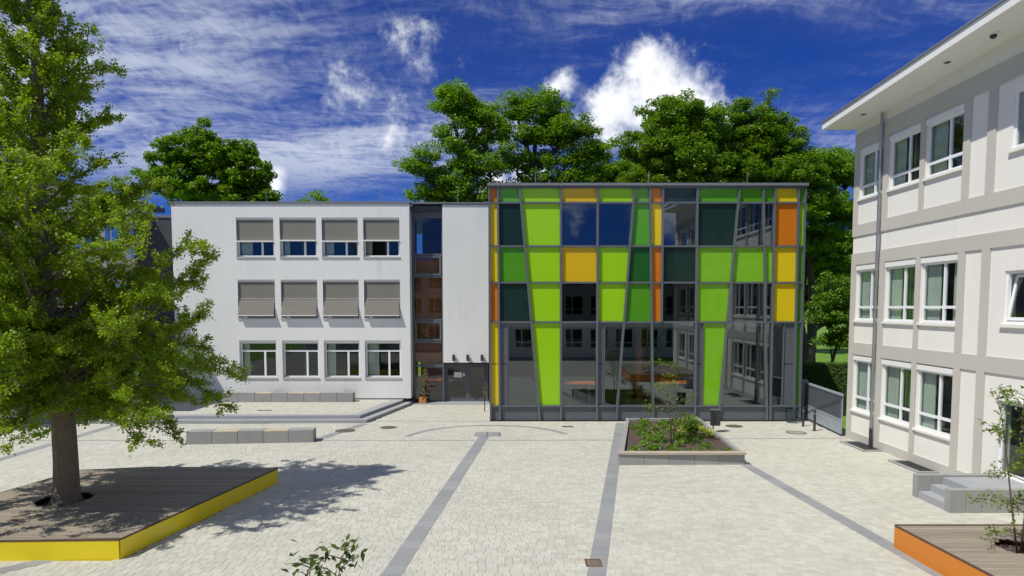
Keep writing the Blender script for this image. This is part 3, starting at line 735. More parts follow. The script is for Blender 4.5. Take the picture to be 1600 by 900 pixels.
# ------------------------------------------------------------------ left wing, connecting block, wing behind the viewer
lw = thing('shaded_wing', 'cream school wing in shade behind the large ginkgo tree', 'building', (-24, 34, 0))
LX = -22.5; lws = []
for k in range(5):
    yb = 42.6 - k * 2.5
    for z0_, z1_ in ((1.2, 3.2), (4.9, 6.8), (8.3, 10.1)): lws.append((yb - 2.0, yb, z0_, z1_))
m0 = MB(); grid_wall(m0, 29.6, 43.2, 0, 11.3, LX, LX - .4, lws, 'x'); m0.box(LX - 12, LX - .401, 29.6, 30.0, 0, 11.3); m0.build('wall', 'cream_render', lw)
for a, b in ((0, .4), (3.5, 4.2), (7.1, 7.6), (10.4, 10.7)): box('facade_band', 'greige_render', lw, LX, LX + .04, 29.6, 43.2, a, b)
box('roof', 'slate_panel', lw, LX - 12, LX + .7, 29.3, 43.4, 11.31, 11.6)
bk = MB(); bk.box(LX - 5.1, LX - 5, 30.1, 43, 0, 11.2)
for z in (.1, 3.7, 7.3): bk.box(LX - 4.9, LX - .42, 30.1, 43, z, z + .3)
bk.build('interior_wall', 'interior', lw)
for (a, b, c, d) in lws:
    f = frame_x(a + .01, b - .01, c + .01, d - .01, LX - .2, .07, .07, [a + (b - a) * .4], [c + (d - c) * .28], 'white_frame', lw)
    MB().box(LX - .17, LX - .16, a + .07, b - .07, c + .07, d - .07).build('pane', 'window_glass', f); MB().box(LX - .12, LX + .07, a - .04, b + .04, c - .07, c - .005).build('sill', 'white_frame', f)
cb = thing('slate_link', 'dark slate clad link between shaded wing and white building', 'building', (-20.5, 42, 0))
box('wall', 'slate_panel', cb, -22.45, -18.56, 41.0, 50, 0, 10.7); box('roof_coping', 'coping_metal', cb, -22.44, -18.565, 40.95, 50, 10.702, 10.85)
ow = thing('facing_wing', 'cream school wing with pitched roof and chimneys mirrored in the glass facade', 'building', (0, -9, 0))
OY = -8.7; ows = []
for k in range(18):
    xa = -24 + k * 2.7
    for z0_, z1_ in ((1.0, 3.1), (4.6, 6.6), (7.7, 9.4)): ows.append((xa, xa + 1.9, z0_, z1_))
m0 = MB(); grid_wall(m0, -26, 26, 0, 10.2, OY, OY - .4, ows, 'y'); m0.build('wall', 'cream_render', ow)
for (a, b, c, d) in ows:
    f = frame_y('window', a, b, c, d, OY - .25, .08, .08, [(a + .75, c + .08, d - .08)], [(c + (d - c) * .3, a + .08, b - .08)], 'white_frame', ow)
    MB().box(a + .08, b - .08, OY - .2, OY - .19, c + .08, d - .08).build('pane', 'window_glass', f)
box('interior_wall', 'interior', ow, -25.8, 25.8, OY - 4.1, OY - 4, 0, 10.1)
MB().prism([(OY + .5, 10.2), (OY - 6, 11.5), (OY - 12.5, 10.2)], -26.5, 26.5, 'x').build('roof', 'roof_tile', ow)
for x in (4.6, -9.5): box('chimney', 'greige_render', ow, x - .9, x + .9, OY - 6.6, OY - 5.4, 10.8, 12.6)

# ------------------------------------------------------------------ gate, bollards, bin
gt = thing('metal_gate', 'grey galvanised sliding gate with vertical bars beside the glass building', 'gate', (14.0, 30.5, 0))
ga, gbv = Vector((14.25, 33.0, 0)), Vector((13.78, 28.3, 0)); gd = (gbv - ga); gl = gd.length; gd /= gl; gn = Vector((-gd.y, gd.x, 0))
def gbox(name, m, s0, s1, n0, n1, z0, z1):
    pts = [ga + gd * s0 + gn * n0, ga + gd * s1 + gn * n0, ga + gd * s1 + gn * n1, ga + gd * s0 + gn * n1]
    return MB().prism([(p.x, p.y) for p in pts], z0, z1).build(name, m, gt)
mat('gate_metal', (.36, .40, .45), .5, .08, 2, metal=.2)
gbox('post', 'gate_metal', -.28, .0, -.14, .14, 0, 1.86); gbox('top_rail', 'gate_metal', .001, gl, -.05, .05, 1.70, 1.79)
gbox('middle_rail', 'gate_metal', .001, gl, -.05, .05, .66, .72); gbox('kick_plate', 'gate_metal', .001, gl, -.035, .035, .10, .655)
for k in range(36):
    s = .06 + k * (gl - .1) / 36; gbox('bar', 'grey_metal', s, s + .035, -.03, .03, .722, 1.698)
gbox('backing_sheet', 'gate_metal', .01, gl, .036, .045, .73, 1.69)
br = MB(); p0 = ga + gd * .1 - gn * .06; p1 = ga + gd * (gl - .1) - gn * .06
br.tube([(p0.x, p0.y, .25), (p1.x, p1.y, 1.55)], .012, 6); br.build('brace_cable', 'dark_metal', gt)
def bollard(x, y, h, r, label, m='dark_metal'):
    e = thing('bollard', label, 'bollard', (x, y, 0), 'bollards in the courtyard')
    MB().tube([(x, y, 0), (x, y, h - .02), (x, y, h)], [r, r, r * .8], 14).build('post', m, e); MB().disc(x, y, -.01, .012, r * 1.7, 16).build('base_plate', m, e)
    MB().tube([(x, y, h * .8), (x, y, h * .86)], r * 1.04, 14).build('collar', 'zinc', e)
bollard(13.24, 30.75, .86, .05, 'dark bollard nearest the gate post'); bollard(13.24, 29.6, .92, .055, 'dark bollard standing farther out from the gate'); bollard(5.08, 29.95, .42, .035, 'short dark post at the back corner of the planter')
lb = thing('litter_bin', 'dark grey litter bin hung on a post by the planter', 'litter bin', (8.72, 29.2, 0))
MB().tube([(8.66, 29.1, 0), (8.66, 29.1, .98)], .03, 10).build('post', 'dark_metal', lb)
m0 = MB(); m0.prism([(8.60, 29.135), (8.98, 29.135), (9.0, 29.3), (8.94, 29.42), (8.64, 29.42), (8.58, 29.3)], .30, .95); m0.build('bin_body', 'dark_metal', lb, .01)
m0 = MB(); m0.prism([(8.58, 29.12), (9.0, 29.12), (9.02, 29.3), (8.95, 29.44), (8.63, 29.44), (8.56, 29.3)], .952, 1.0); m0.build('bin_hood', 'grey_metal', lb)
cv = thing('plastic_tub', 'pale translucent plastic tub against the base of the glass building', 'tub', (13.15, 31.75, 0))
m0 = MB(); m0.tube([(13.12, 31.72, 0.0), (13.12, 31.72, .62)], [.26, .31], 20, caps=False); m0.tube([(13.12, 31.72, .62), (13.12, 31.72, .02)], [.29, .245], 20); m0.build('body', 'clear_tub', cv)
MB().ring(13.12, 31.72, .60, .64, .285, .335, 20).build('rim', 'clear_tub', cv)

# ------------------------------------------------------------------ benches
def bench(name, x0, y0, x1, y1, n, wood, h, dep, z, label, cat='bench'):
    e = thing(name, label, cat, ((x0 + x1) / 2, (y0 + y1) / 2, z), 'concrete benches with wooden seats')
    d = Vector((x1 - x0, y1 - y0, 0)); l = d.length; d /= l; nn = Vector((-d.y, d.x, 0)); s = l / n; o = Vector((x0, y0, 0))
    for k in range(n):
        a = o + d * (k * s + .004); b = o + d * ((k + 1) * s - .004)
        hh = h - (.05 if k in wood else 0)
        pts = [a, b, b + nn * dep, a + nn * dep]
        MB().prism([(p.x, p.y) for p in pts], z, z + hh).build('concrete_block', 'concrete', e, .01)
        if k in wood:
            for q in range(5):
                u0 = .005 + q * (dep - .01) / 5; u1 = u0 + (dep - .01) / 5 - .012
                pts = [a + d * .01 + nn * u0, b - d * .01 + nn * u0, b - d * .01 + nn * u1, a + d * .01 + nn * u1]
                MB().prism([(p.x, p.y) for p in pts], z + hh + .002, z + hh + .045).build('seat_slat', 'bench_wood', e)
bench('bench', -12.84, 26.6, -7.95, 27.05, 5, (1, 3), .5, .62, .0, 'long grey concrete bench with wooden seats on the open courtyard paving')
bench('bench', -15.6, 36.45, -8.55, 36.45, 8, (2, 4, 5), .5, .55, .308, 'long grey concrete bench on the terrace against the white building')

# ------------------------------------------------------------------ decks
def clipx(poly, y):
    xs = []
    for k in range(len(poly)):
        a, b = poly[k], poly[(k + 1) % len(poly)]
        if (a[1] - y) * (b[1] - y) <= 0 and abs(a[1] - b[1]) > 1e-9: xs.append(a[0] + (b[0] - a[0]) * (y - a[1]) / (b[1] - a[1]))
    return (min(xs), max(xs)) if len(xs) > 1 else None
def deck(name, poly, h, label, side, hole=None, pitch=.145):
    e = thing(name, label, 'wooden deck', (sum(p[0] for p in poly) / len(poly), sum(p[1] for p in poly) / len(poly), 0))
    ymin = min(p[1] for p in poly); ymax = max(p[1] for p in poly); y = ymin + .012
    MB().prism([(p[0] * .998 + e.location.x * .002, p[1] * .998 + e.location.y * .002) for p in poly], h - .10, h - .032).build('underframe', 'black', e) if hole is None else None
    while y < ymax - .05:
        ya, yb = y, min(y + pitch - .008, ymax - .004); A = clipx(poly, ya); B = clipx(poly, yb)
        if A and B:
            segs = [(A[0], A[1], B[0], B[1])]
            if hole:
                hx, hy, hr = hole; dy = min(abs(ya - hy), abs(yb - hy))
                if dy < hr:
                    w = math.sqrt(hr * hr - dy * dy); segs = [(A[0], hx - w, B[0], hx - w), (hx + w, A[1], hx + w, B[1])]
            for s in segs:
                z = h + random.uniform(-.0015, .0015)
                MB().prism([(s[0] + .004, ya), (s[1] - .004, ya), (s[3] - .004, yb), (s[2] + .004, yb)], h - .03, z).build('plank', 'deck_plank', e)
        y += pitch
    for k in range(len(poly)):
        a, b = Vector((*poly[k], 0)), Vector((*poly[(k + 1) % len(poly)], 0)); d = (b - a).normalized(); n = Vector((d.y, -d.x, 0))
        cen = Vector((e.location.x, e.location.y, 0))
        if n.dot(a - cen) < 0: n = -n
        q = [a + n * .004, b + n * .004, b + n * .03, a + n * .03]
        MB().prism([(p.x, p.y) for p in q], -.02, h - .034).build('side_panel', side, e)
        q = [a + n * .001, b + n * .001, b + n * .036, a + n * .036]
        MB().prism([(p.x, p.y) for p in q], h - .033, h + .001).build('edge_trim', 'deck_edge', e)
    return e
TX, TY = -11.58, 17.35
deck('yellow_deck', YD, .45, 'low wooden deck with bright yellow sides round the ginkgo trunk', 'yellow_panel', (TX, TY, .62))
MB().disc(TX, TY, -.02, .30, .75, 24).build('soil_bed', 'soil'); tag(bpy.data.objects['soil_bed'], 'dark soil round the foot of the ginkgo trunk', 'soil', kind='stuff')
SX, SY = 10.36, 13.6
deck('orange_deck', OD, .52, 'low wooden deck with orange sides under the slender young tree', 'orange_panel_deck', (SX, SY, .42))
MB().disc(SX, SY, -.02, .40, .5, 24).build('planting_soil', 'soil'); tag(bpy.data.objects['planting_soil'], 'soil round the stems of the young tree in the orange deck', 'soil', kind='stuff')

# ------------------------------------------------------------------ planter
pl = thing('planter', 'low grey concrete planter with wooden front seat edge', 'planter', (6.2, 26.8, 0))
def wall_seg(a, b, w, z0, z1, n, m, name):
    a = Vector((*a, 0)); b = Vector((*b, 0)); d = b - a; l = d.length; d /= l; nn = Vector((-d.y, d.x, 0)); s = l / n
    for k in range(n):
        p, q = a + d * (k * s + .003), a + d * ((k + 1) * s - .003); pts = [p, q, q + nn * w, p + nn * w]
        MB().prism([(v.x, v.y) for v in pts], z0, z1).build(name, m, pl, .006)
wall_seg(PL[0], PL[1], .28, -.02, .36, 5, 'concrete', 'front_block'); wall_seg((8.02, 23.44), (8.5, 30.6), .16, -.02, .40, 9, 'concrete', 'side_block')
wall_seg((8.34, 30.6), (5.32, 30.6), .16, -.02, .40, 4, 'concrete', 'back_block'); wall_seg((5.15, 30.6), (3.72, 23.36), .16, -.02, .40, 9, 'concrete', 'side_block')
for k in range(3): box('seat_slat', 'planter_wood', pl, 3.63, 8.03, 23.04 + k * .115, 23.145 + k * .115, .365, .43)
MB().prism([(3.95, 23.35), (7.9, 23.42), (8.35, 30.45), (5.3, 30.45)], .0, .30).build('soil', 'soil', pl)

# ------------------------------------------------------------------ plants
def cluster_pts(cent, n, r, flat=.75, seed=0):
    g = np.random.default_rng(seed); p = g.normal(size=(n, 3)); p /= np.linalg.norm(p, axis=1, keepdims=True)
    p *= (g.random((n, 1)) ** .45) * r; p[:, 2] *= flat
    return p + np.asarray(cent)
# ground cover in the planter
gp = []; gs = []
g = np.random.default_rng(3)
for k in range(105):
    v = g.random(); u = g.random(); yy = 23.5 + v * 6.8; xa = 3.95 + v * 1.35; xb = 7.9 + v * .45
    r = g.uniform(.10, .23); gp.append(cluster_pts((xa + .1 + u * (xb - xa - .2), yy, .30 + r * .45), int(60 * r / .2), r, .7, k)); gs.append(np.full(len(gp[-1]), g.uniform(.07, .15)))
o = leaves_mesh('ground_cover', np.vstack(gp), np.concatenate(gs), 'leaf_cover', None, .3, .4, .0, None, 4); tag(o, 'leafy green perennials covering the planter soil', 'plants', kind='stuff')
gp = []; 
for k in range(5): gp.append(cluster_pts((7.35 + g.normal() * .35, 26.2 + g.normal() * .4, .62), 80, .22, .6, 90 + k))
mat('flower_yellow', (.55, .60, .02), .7, .1, 5)
o = leaves_mesh('yellow_flowers', np.vstack(gp), np.full(400, .06), 'flower_yellow', None, 1.5, .8, 0, None, 6); tag(o, 'patch of yellow green flowers in the planter', 'flowers', kind='stuff')

def sapling(name, label, base, stems, leafm, lsize, stem_r, cat='tree', twig=.5, nl=9, seed=1, aspect=.5):
    """stems: list of (points, [side branch (t, dx,dy,dz)])"""
    e = thing(name, label, cat, base); g = np.random.default_rng(seed); mb = MB(); P = []; S = []
    def along(pts, t):
        f = t * (len(pts) - 1); i = min(int(f), len(pts) - 2); return Vector(pts[i]).lerp(Vector(pts[i + 1]), f - i)
    def foliate(pts, n, spread):
        for q in range(n):
            t = .25 + .75 * (q + g.random()) / n; c = along(pts, t)
            for w in range(2): P.append(np.array(c) + g.normal(size=3) * spread); S.append(lsize * g.uniform(.7, 1.25))
    for pts, sides in stems:
        k = len(pts); mb.tube(pts, [stem_r * (1 - .8 * q / (k - 1)) for q in range(k)], 7)
        foliate(pts[-2:], 6, lsize * .6)
        for (t, dx, dy, dz) in sides:
            a = along(pts, t); b = a + Vector((dx, dy, dz)); m1 = a.lerp(b, .5) + Vector((0, 0, .12 * b.__sub__(a).length))
            bp = [a, m1, b]; mb.tube(bp, [stem_r * .42 * (1 - .5 * t) + .002, stem_r * .25 + .0015, .002], 5); L = (b - a).length
            foliate(bp, max(3, int(nl * L)), lsize * .75)
            for q in range(int(3 * L / twig) + 1 if twig else 0):
                tt = g.uniform(.3, .95); c = along(bp, tt); dd = Vector((g.normal(), g.normal(), g.normal() * .5 - .05)).normalized() * twig * g.uniform(.5, 1.0) * .7
                mb.tube([c, c + dd * .5 + Vector((0, 0, .02)), c + dd], [.004, .003, .0015], 4, False); foliate([c, c + dd * .5, c + dd], max(3, int(nl * .5)), lsize * .6)
    mb.build('stem', 'stem', e, smooth=True)
    leaves_mesh('foliage', np.array(P), np.array(S), leafm, e, .6, aspect, .06, None, seed)
    return e
def rand_sides(n, L, seed, zlo=.2, up=.15, bias=(0, 0, 0)):
    g = np.random.default_rng(seed); r = []
    for k in range(n):
        t = zlo + (1 - zlo) * (k + .5) / n; a = g.uniform(0, 2 * math.pi); l = L * (1 - .55 * t) * g.uniform(.7, 1.2)
        r.append((t, math.cos(a) * l + bias[0], math.sin(a) * l + bias[1], up * l * g.uniform(.2, 2.0) + bias[2]))
    return r
sapling('young_tree', 'slender multi stem young tree growing through the orange deck', (SX, SY, .40),
        [([(SX, SY, .38), (SX + .05, SY, 1.2), (SX + .02, SY, 2.2), (SX - .1, SY, 3.1), (SX - .08, SY, 3.75)], rand_sides(9, 1.0, 11, .15, .25) + [(.62, -.75, -.1, .35), (.3, -.85, .1, .1), (.12, -.75, 0, .02), (.42, -.7, .1, .15)]),
         ([(SX + .08, SY + .05, .38), (SX + .3, SY + .1, 1.3), (SX + .5, SY + .15, 2.5), (SX + .75, SY + .1, 3.6)], rand_sides(8, .9, 12, .2, .25)),
         ([(SX - .06, SY, .38), (SX - .2, SY, 1.2), (SX - .35, SY, 2.2), (SX - .55, SY - .05, 3.2), (SX - .66, SY, 3.7)], rand_sides(5, .5, 13, .45, .3))], 'leaf_sapling', .085, .022, nl=13, seed=21, twig=.45)
sapling('planter_tree', 'airy small tree with thin stems in the planter', (5.95, 25.2, .30),
        [([(5.95, 25.2, .28), (5.9, 25.2, 1.1), (5.78, 25.2, 2.0), (5.65, 25.25, 2.8), (5.6, 25.3, 3.35)], rand_sides(8, 1.1, 31, .2, .2) + [(.35, -1.0, 0, .25), (.2, 1.5, 0, .15)]),
         ([(6.0, 25.2, .28), (6.12, 25.3, 1.2), (6.15, 25.4, 2.1), (6.1, 25.5, 3.0)], rand_sides(6, .9, 32, .25, .2))], 'leaf_sapling', .09, .026, nl=9, seed=22, twig=.5)
sapling('planter_shrub', 'upright leafy shrub beside the small tree in the planter', (6.9, 26.5, .3),
        [([(6.9, 26.5, .28), (6.92, 26.5, .7), (6.95, 26.5, 1.15)], rand_sides(5, .35, 41, .1, .5)), ([(7.0, 26.6, .28), (7.1, 26.6, .6), (7.2, 26.6, .95)], rand_sides(4, .3, 42, .1, .5))], 'leaf_cover', .13, .014, 'shrub', nl=16, seed=23, twig=.3)
# tips of a young tree close below the viewer
sapling('near_young_tree', 'tips of a young broad leaved tree at the bottom edge of the view', (-1.38, 5.0, 0),
        [([(-1.38, 5.0, 0), (-1.36, 5.0, 1.4), (-1.34, 5.0, 2.6), (-1.32, 5.0, 3.25), (-1.285, 5.0, 3.50), (-1.215, 5.0, 3.66)], [(.9, -.13, 0, .03), (.86, .06, .05, .06), (.82, -.16, .05, .0), (.8, .14, .0, .05), (.75, .12, .1, .05), (.7, -.2, .1, .05), (.6, .3, .1, .05), (.5, -.3, .2, .1)]),
         ([(-1.37, 5.0, 1.4), (-1.48, 5.0, 2.6), (-1.54, 5.0, 3.2), (-1.515, 5.0, 3.42), (-1.48, 5.0, 3.56)], [(.9, .10, 0, -.01), (.85, -.10, .0, .0), (.8, -.2, .0, .03), (.78, .13, 0, .0), (.7, -.15, .1, .0), (.6, .2, .1, .0)])], 'leaf_fore', .085, .010, nl=10, seed=24, twig=0, aspect=.42)
# potted plant and slender plant on a pole by the entrance
e = thing('potted_plant', 'spiky dry plant in a square terracotta pot by the entrance', 'potted plant', (-5.0, 38.0, .05))
MB().prism([(-5.19, 37.8), (-4.79, 37.8), (-4.79, 38.2), (-5.19, 38.2)], .05, .34).build('pot', 'terracotta', e, .015)
MB().ring(-4.99, 38.0, .34, .40, .2, .27, 4).build('pot_rim', 'terracotta', e)
MB().tube([(-4.99, 38.0, .3), (-4.95, 38.0, 1.0), (-4.80, 38.0, 1.9)], [.02, .015, .006], 6).build('stem', 'stem', e)
pp = np.vstack([cluster_pts((-4.97, 38, .62), 90, .28, 1.0, 1), cluster_pts((-4.92, 38, 1.1), 40, .16, 1.6, 2), cluster_pts((-4.83, 38, 1.65), 60, .18, 1.8, 3)])
leaves_mesh('foliage', pp, np.full(len(pp), .17), 'leaf_dry', e, .0, .22, 0, None, 8)
e = thing('pole_plant', 'thin dark pole with a climbing plant beside the glass building corner', 'plant', (-1.35, 35.2, 0))
MB().tube([(-1.42, 35.2, 0), (-1.42, 35.2, 2.3)], .025, 8).build('pole', 'dark_metal', e)
pp = np.vstack([cluster_pts((-1.38, 35.2, 1.25), 60, .14, 2.0, 4), cluster_pts((-1.38, 35.2, .95), 50, .16, 1.2, 5)])
leaves_mesh('foliage', pp, np.full(len(pp), .10), 'leaf_dry', e, .0, .3, 0, None, 9)
for (x, lb) in ((-12.9, 'pale grass tuft behind the wooden seat near the tree side'), (-9.0, 'pale grass tuft behind the end of the terrace bench')):
    n = 120; g = np.random.default_rng(int(-x * 10)); b = np.tile(np.array([x, 37.2, .30]), (n, 1)) + g.normal(size=(n, 3)) * [.12, .06, 0]
    mb = MB()
    for k in range(n):
        a = Vector(b[k]); d = Vector((g.normal() * .22, g.normal() * .12, g.uniform(.35, .75))); w = Vector((.008, 0, 0))
        mb.poly([a - w, a + w, a + d + w * .2]); 
    tag(mb.build('grass_tuft', 'grass_blade'), lb, 'grass tuft', 'grass tufts behind the terrace bench')

# ------------------------------------------------------------------ big trees
def big_tree(name, label, base, trunk_top, r0, lobes, leafm, lsize, per, seed, bark='bark_dark', group='tall trees behind the buildings', cr=(.34, .85), fill=2.3):
    e = thing(name, label, 'tree', base, group); g = np.random.default_rng(seed); mb = MB()
    b = Vector(base); t = Vector(trunk_top); pts = [b + (t - b) * k / 6 + Vector((g.normal() * .12 * (0 < k < 6), g.normal() * .12 * (0 < k < 6), 0)) for k in range(7)]
    mb.tube(pts, [r0 * (1.25 if k == 0 else 1 - .10 * k) for k in range(7)], 10)
    P = []; S = []
    for li, (cx, cy, cz, rx, ry, rz, n) in enumerate(lobes):
        c = Vector((cx, cy, cz)); s0 = pts[min(6, max(2, int(6 * (cz - b.z - rz) / max(1, t.z - b.z))))]
        low = c - Vector((0, 0, rz * .75))
        mid = s0.lerp(low, .5) + Vector((g.normal() * .4, g.normal() * .3, .3)); limb = [s0, mid, low, c]
        mb.tube(limb, [r0 * .5, r0 * .36, r0 * .26, r0 * .10], 7)
        for k in range(int(n * fill)):
            d = g.normal(size=3); d /= np.linalg.norm(d); rad = g.random() ** .38 * (1.0 if g.random() < .78 else g.uniform(1.0, 1.3))
            if d[2] < -.35: d[2] *= .4
            p = np.array([cx + d[0] * rad * rx * 1.12, cy + d[1] * rad * ry, cz + d[2] * rad * rz]); r = g.uniform(*cr)
            m_ = int(per * 1.3 * (r / .8) ** 1.7); P.append(cluster_pts(p, m_, r, .6, int(g.integers(1e9)))); S.append(np.full(m_, lsize) * g.uniform(.7, 1.3, m_))
            if k % 2 == 0:
                a = limb[2].lerp(limb[3], g.random()); q = Vector(p); mb.tube([a, a.lerp(q, .55) + Vector((0, 0, -.15)), q], [r0 * .13, r0 * .07, .015], 5, False)
    mb.build('trunk', bark, e, smooth=True)
    leaves_mesh('crown', np.vstack(P), np.concatenate(S), leafm, e, .7, .62, 0.0, None, seed)
    return e
# behind the glass building, D about 52 m
big_tree('broadleaf_tree', 'tall loose crowned tree behind the left end of the glass building', (-2.4, 52, -.05), (-3.0, 52, 15), .40,
         [(-4.4, 52, 20.4, 1.2, 1.6, 1.5, 18), (-3.0, 52.4, 19.8, 2.0, 1.6, 1.5, 24), (-1.9, 52.2, 18.6, 1.7, 1.6, 1.8, 22), (-4.0, 52, 17.6, 1.9, 1.7, 1.7, 22), (-6.4, 51.5, 15.8, 1.5, 1.6, 1.3, 20), (-5.4, 52, 14.0, 2.3, 1.7, 1.5, 28),
          (-1.6, 52, 16.0, 2.0, 1.5, 1.8, 18), (-3.0, 52, 13.8, 2.6, 1.6, 1.5, 26), (-3.4, 51.6, 15.6, 1.8, 1.5, 1.4, 14), (-6.0, 52, 12.2, 1.8, 1.6, 1.2, 18)], 'leaf_mid', .20, 135, 101, fill=1.9, cr=(.35, .95))
big_tree('broadleaf_tree', 'spreading tree with a dark open trunk above the lime panels', (1.9, 53, -.05), (1.7, 53, 16), .44,
         [(.5, 53, 20.4, 1.0, 1.4, 1.3, 14), (2.6, 53, 20.3, 1.5, 1.5, 1.4, 18), (1.2, 53, 18.6, 2.0, 1.6, 1.4, 20), (3.4, 53, 18.4, 1.6, 1.5, 1.3, 16), (4.9, 52.6, 18.9, 1.5, 1.5, 1.0, 14), (6.0, 52.8, 17.2, 1.3, 1.4, 1.3, 16), (4.0, 53, 16.6, 1.8, 1.5, 1.1, 14),
          (.4, 53, 16.4, 1.9, 1.5, 1.2, 16), (2.4, 53, 15.2, 2.2, 1.4, 1.0, 16), (4.9, 53, 14.6, 2.0, 1.5, 1.3, 20), (.2, 53, 13.8, 2.2, 1.4, 1.1, 18), (2.8, 53, 13.4, 2.2, 1.4, .9, 14)], 'leaf_mid', .20, 135, 102, fill=1.9, cr=(.35, .95))
big_tree('broadleaf_tree', 'lower rounded tree between the two tall crowns', (8.0, 57, -.05), (8.0, 57, 12), .4,
         [(7.9, 57, 16.8, 1.8, 2, 2.1, 30), (6.6, 57, 15.4, 1.6, 1.8, 1.6, 20), (9.0, 57, 15.2, 1.8, 1.8, 1.8, 24), (5.2, 57, 14.5, 1.6, 1.6, 1.4, 20), (8.0, 57, 13.4, 3.0, 1.8, 1.4, 34), (10.2, 57, 16.2, 1.6, 1.8, 1.6, 20)], 'leaf_mid', .20, 150, 103)
big_tree('broadleaf_tree', 'dense dark green tree with the highest round crown', (12.3, 52, -.05), (12.3, 52, 14), .55,
         [(12.0, 52, 19.4, 2.2, 2.2, 2.0, 46), (13.7, 51.6, 18.6, 2.0, 2.0, 1.9, 36), (10.4, 52, 17.2, 2.0, 2.0, 2.1, 40), (12.6, 51, 16.2, 2.6, 2.2, 2.2, 50), (10.2, 51.4, 14.2, 2.2, 2.0, 1.8, 36), (14.8, 51.4, 15.0, 2.2, 2.2, 2.2, 40), (12.6, 51, 13.4, 2.6, 2.0, 1.6, 40)], 'leaf_dark', .20, 165, 104)
big_tree('broadleaf_tree', 'dense dark green tree beside the eaves of the cream building', (18.6, 53, -.05), (18.6, 53, 14), .55,
         [(18.2, 53, 18.9, 2.3, 2.2, 2.2, 46), (20.0, 53, 18.0, 2.0, 2.0, 2.0, 34), (16.6, 53, 17.2, 1.9, 2.0, 2.0, 34), (18.8, 52.4, 15.6, 2.8, 2.2, 2.2, 50), (21.6, 52.4, 15.4, 2.0, 2.0, 2.0, 32), (16.8, 52.2, 13.8, 2.4, 2.0, 1.8, 38), (20.6, 52, 12.8, 2.6, 2.0, 2.0, 40)], 'leaf_dark', .20, 165, 105)
big_tree('broadleaf_tree', 'tree filling the gap between glass and cream buildings', (24.0, 55, -.05), (24.0, 55, 11), .45,
         [(23.8, 55, 16.2, 2.0, 2, 2.0, 30), (26.4, 55, 16.0, 2.2, 2, 2.0, 30), (24.0, 54.4, 13.4, 2.6, 2, 2.0, 40), (27.4, 54.4, 12.8, 2.4, 2, 2.2, 30), (23.4, 54, 10.4, 2.6, 2, 2.0, 40), (26.6, 54, 9.4, 2.6, 2, 2.2, 40)], 'leaf_mid', .20, 150, 106)
big_tree('maple_tree', 'bright green bushy tree above the clipped hedge', (22.3, 47, -.05), (22.3, 47, 3.5), .16,
         [(22.2, 47, 6.3, 1.3, 1.3, 1.3, 26), (21.5, 46.6, 4.9, 1.3, 1.2, 1.2, 26), (22.9, 46.6, 4.7, 1.4, 1.2, 1.3, 26), (22.3, 46.4, 3.2, 1.6, 1.2, .9, 26)], 'leaf_cover', .17, 130, 107, cr=(.35, .6))
big_tree('broadleaf_tree', 'dark tree in the deep shade behind the bushy tree', (25.6, 60, -.05), (25.6, 60, 8), .4,
         [(23.6, 60, 9.6, 2.4, 2, 2.6, 34), (26.8, 60, 9.0, 2.6, 2, 2.6, 34), (22.6, 60, 12.4, 2.2, 2, 2.2, 26), (28.2, 60, 6.0, 2.4, 2, 2.4, 26)], 'leaf_dark', .3, 140, 108)
big_tree('broadleaf_tree', 'round dark tree behind the white building beside the ginkgo', (-25.8, 60, -.05), (-25.8, 60, 13), .5,
         [(-27.2, 60, 18.6, 2.6, 2.2, 2.2, 44), (-25.0, 60, 18.0, 2.4, 2.2, 2.4, 40), (-23.0, 60, 16.4, 2.0, 2.0, 2.2, 34), (-26.4, 59.6, 15.4, 3.0, 2.2, 2.0, 44), (-22.4, 59.6, 14.2, 2.0, 2.0, 1.6, 26), (-29.6, 60, 16.4, 2.2, 2.2, 2.4, 34)], 'leaf_dark', .28, 160, 109)
big_tree('broadleaf_tree', 'small tree crown just showing over the white roof', (-18.2, 68, -.05), (-18.2, 68, 12), .35,
         [(-19.6, 68, 15.0, 1.8, 1.8, 1.5, 24), (-20.9, 68, 14.4, 1.4, 1.5, 1.2, 16), (-18.2, 68, 14.4, 1.4, 1.5, 1.1, 16)], 'leaf_mid', .20, 150, 110)
big_tree('broadleaf_tree', 'distant tree shading the lawn beyond the hedge', (36, 82, -.05), (36, 82, 8), .5,
         [(35, 82, 11.5, 4, 3, 4, 60), (39, 82, 10.5, 4, 3, 4, 60), (33, 82, 9.0, 3.4, 3, 3, 40), (37, 81, 7.4, 4.4, 3, 2.6, 50), (42, 83, 8.4, 4, 3, 4, 50)], 'leaf_dark', .42, 140, 111, cr=(.8, 1.4))
big_tree('broadleaf_tree', 'distant tree standing far behind the lawn', (46, 105, -.05), (46, 105, 8), .5,
         [(44, 105, 10, 6, 3, 5, 60), (51, 105, 9.5, 6, 3, 5, 60), (47, 104, 5.5, 8, 3, 3, 60), (56, 105, 6.5, 6, 3, 5, 50)], 'leaf_dark', .5, 140, 112, cr=(.9, 1.6))
big_tree('broadleaf_tree', 'tree filling the saddle between the two dense crowns', (15.6, 59, -.05), (15.6, 59, 13), .45,
         [(15.4, 59, 18.4, 2.2, 2, 2.0, 34), (17.6, 59, 17.6, 2.2, 2, 2.0, 30), (13.4, 59, 17.0, 2.2, 2, 2.0, 30), (22.8, 59, 16.0, 2.4, 2, 2.0, 30), (20.4, 59, 14.6, 2.4, 2, 2.2, 30)], 'leaf_mid', .22, 140, 113)
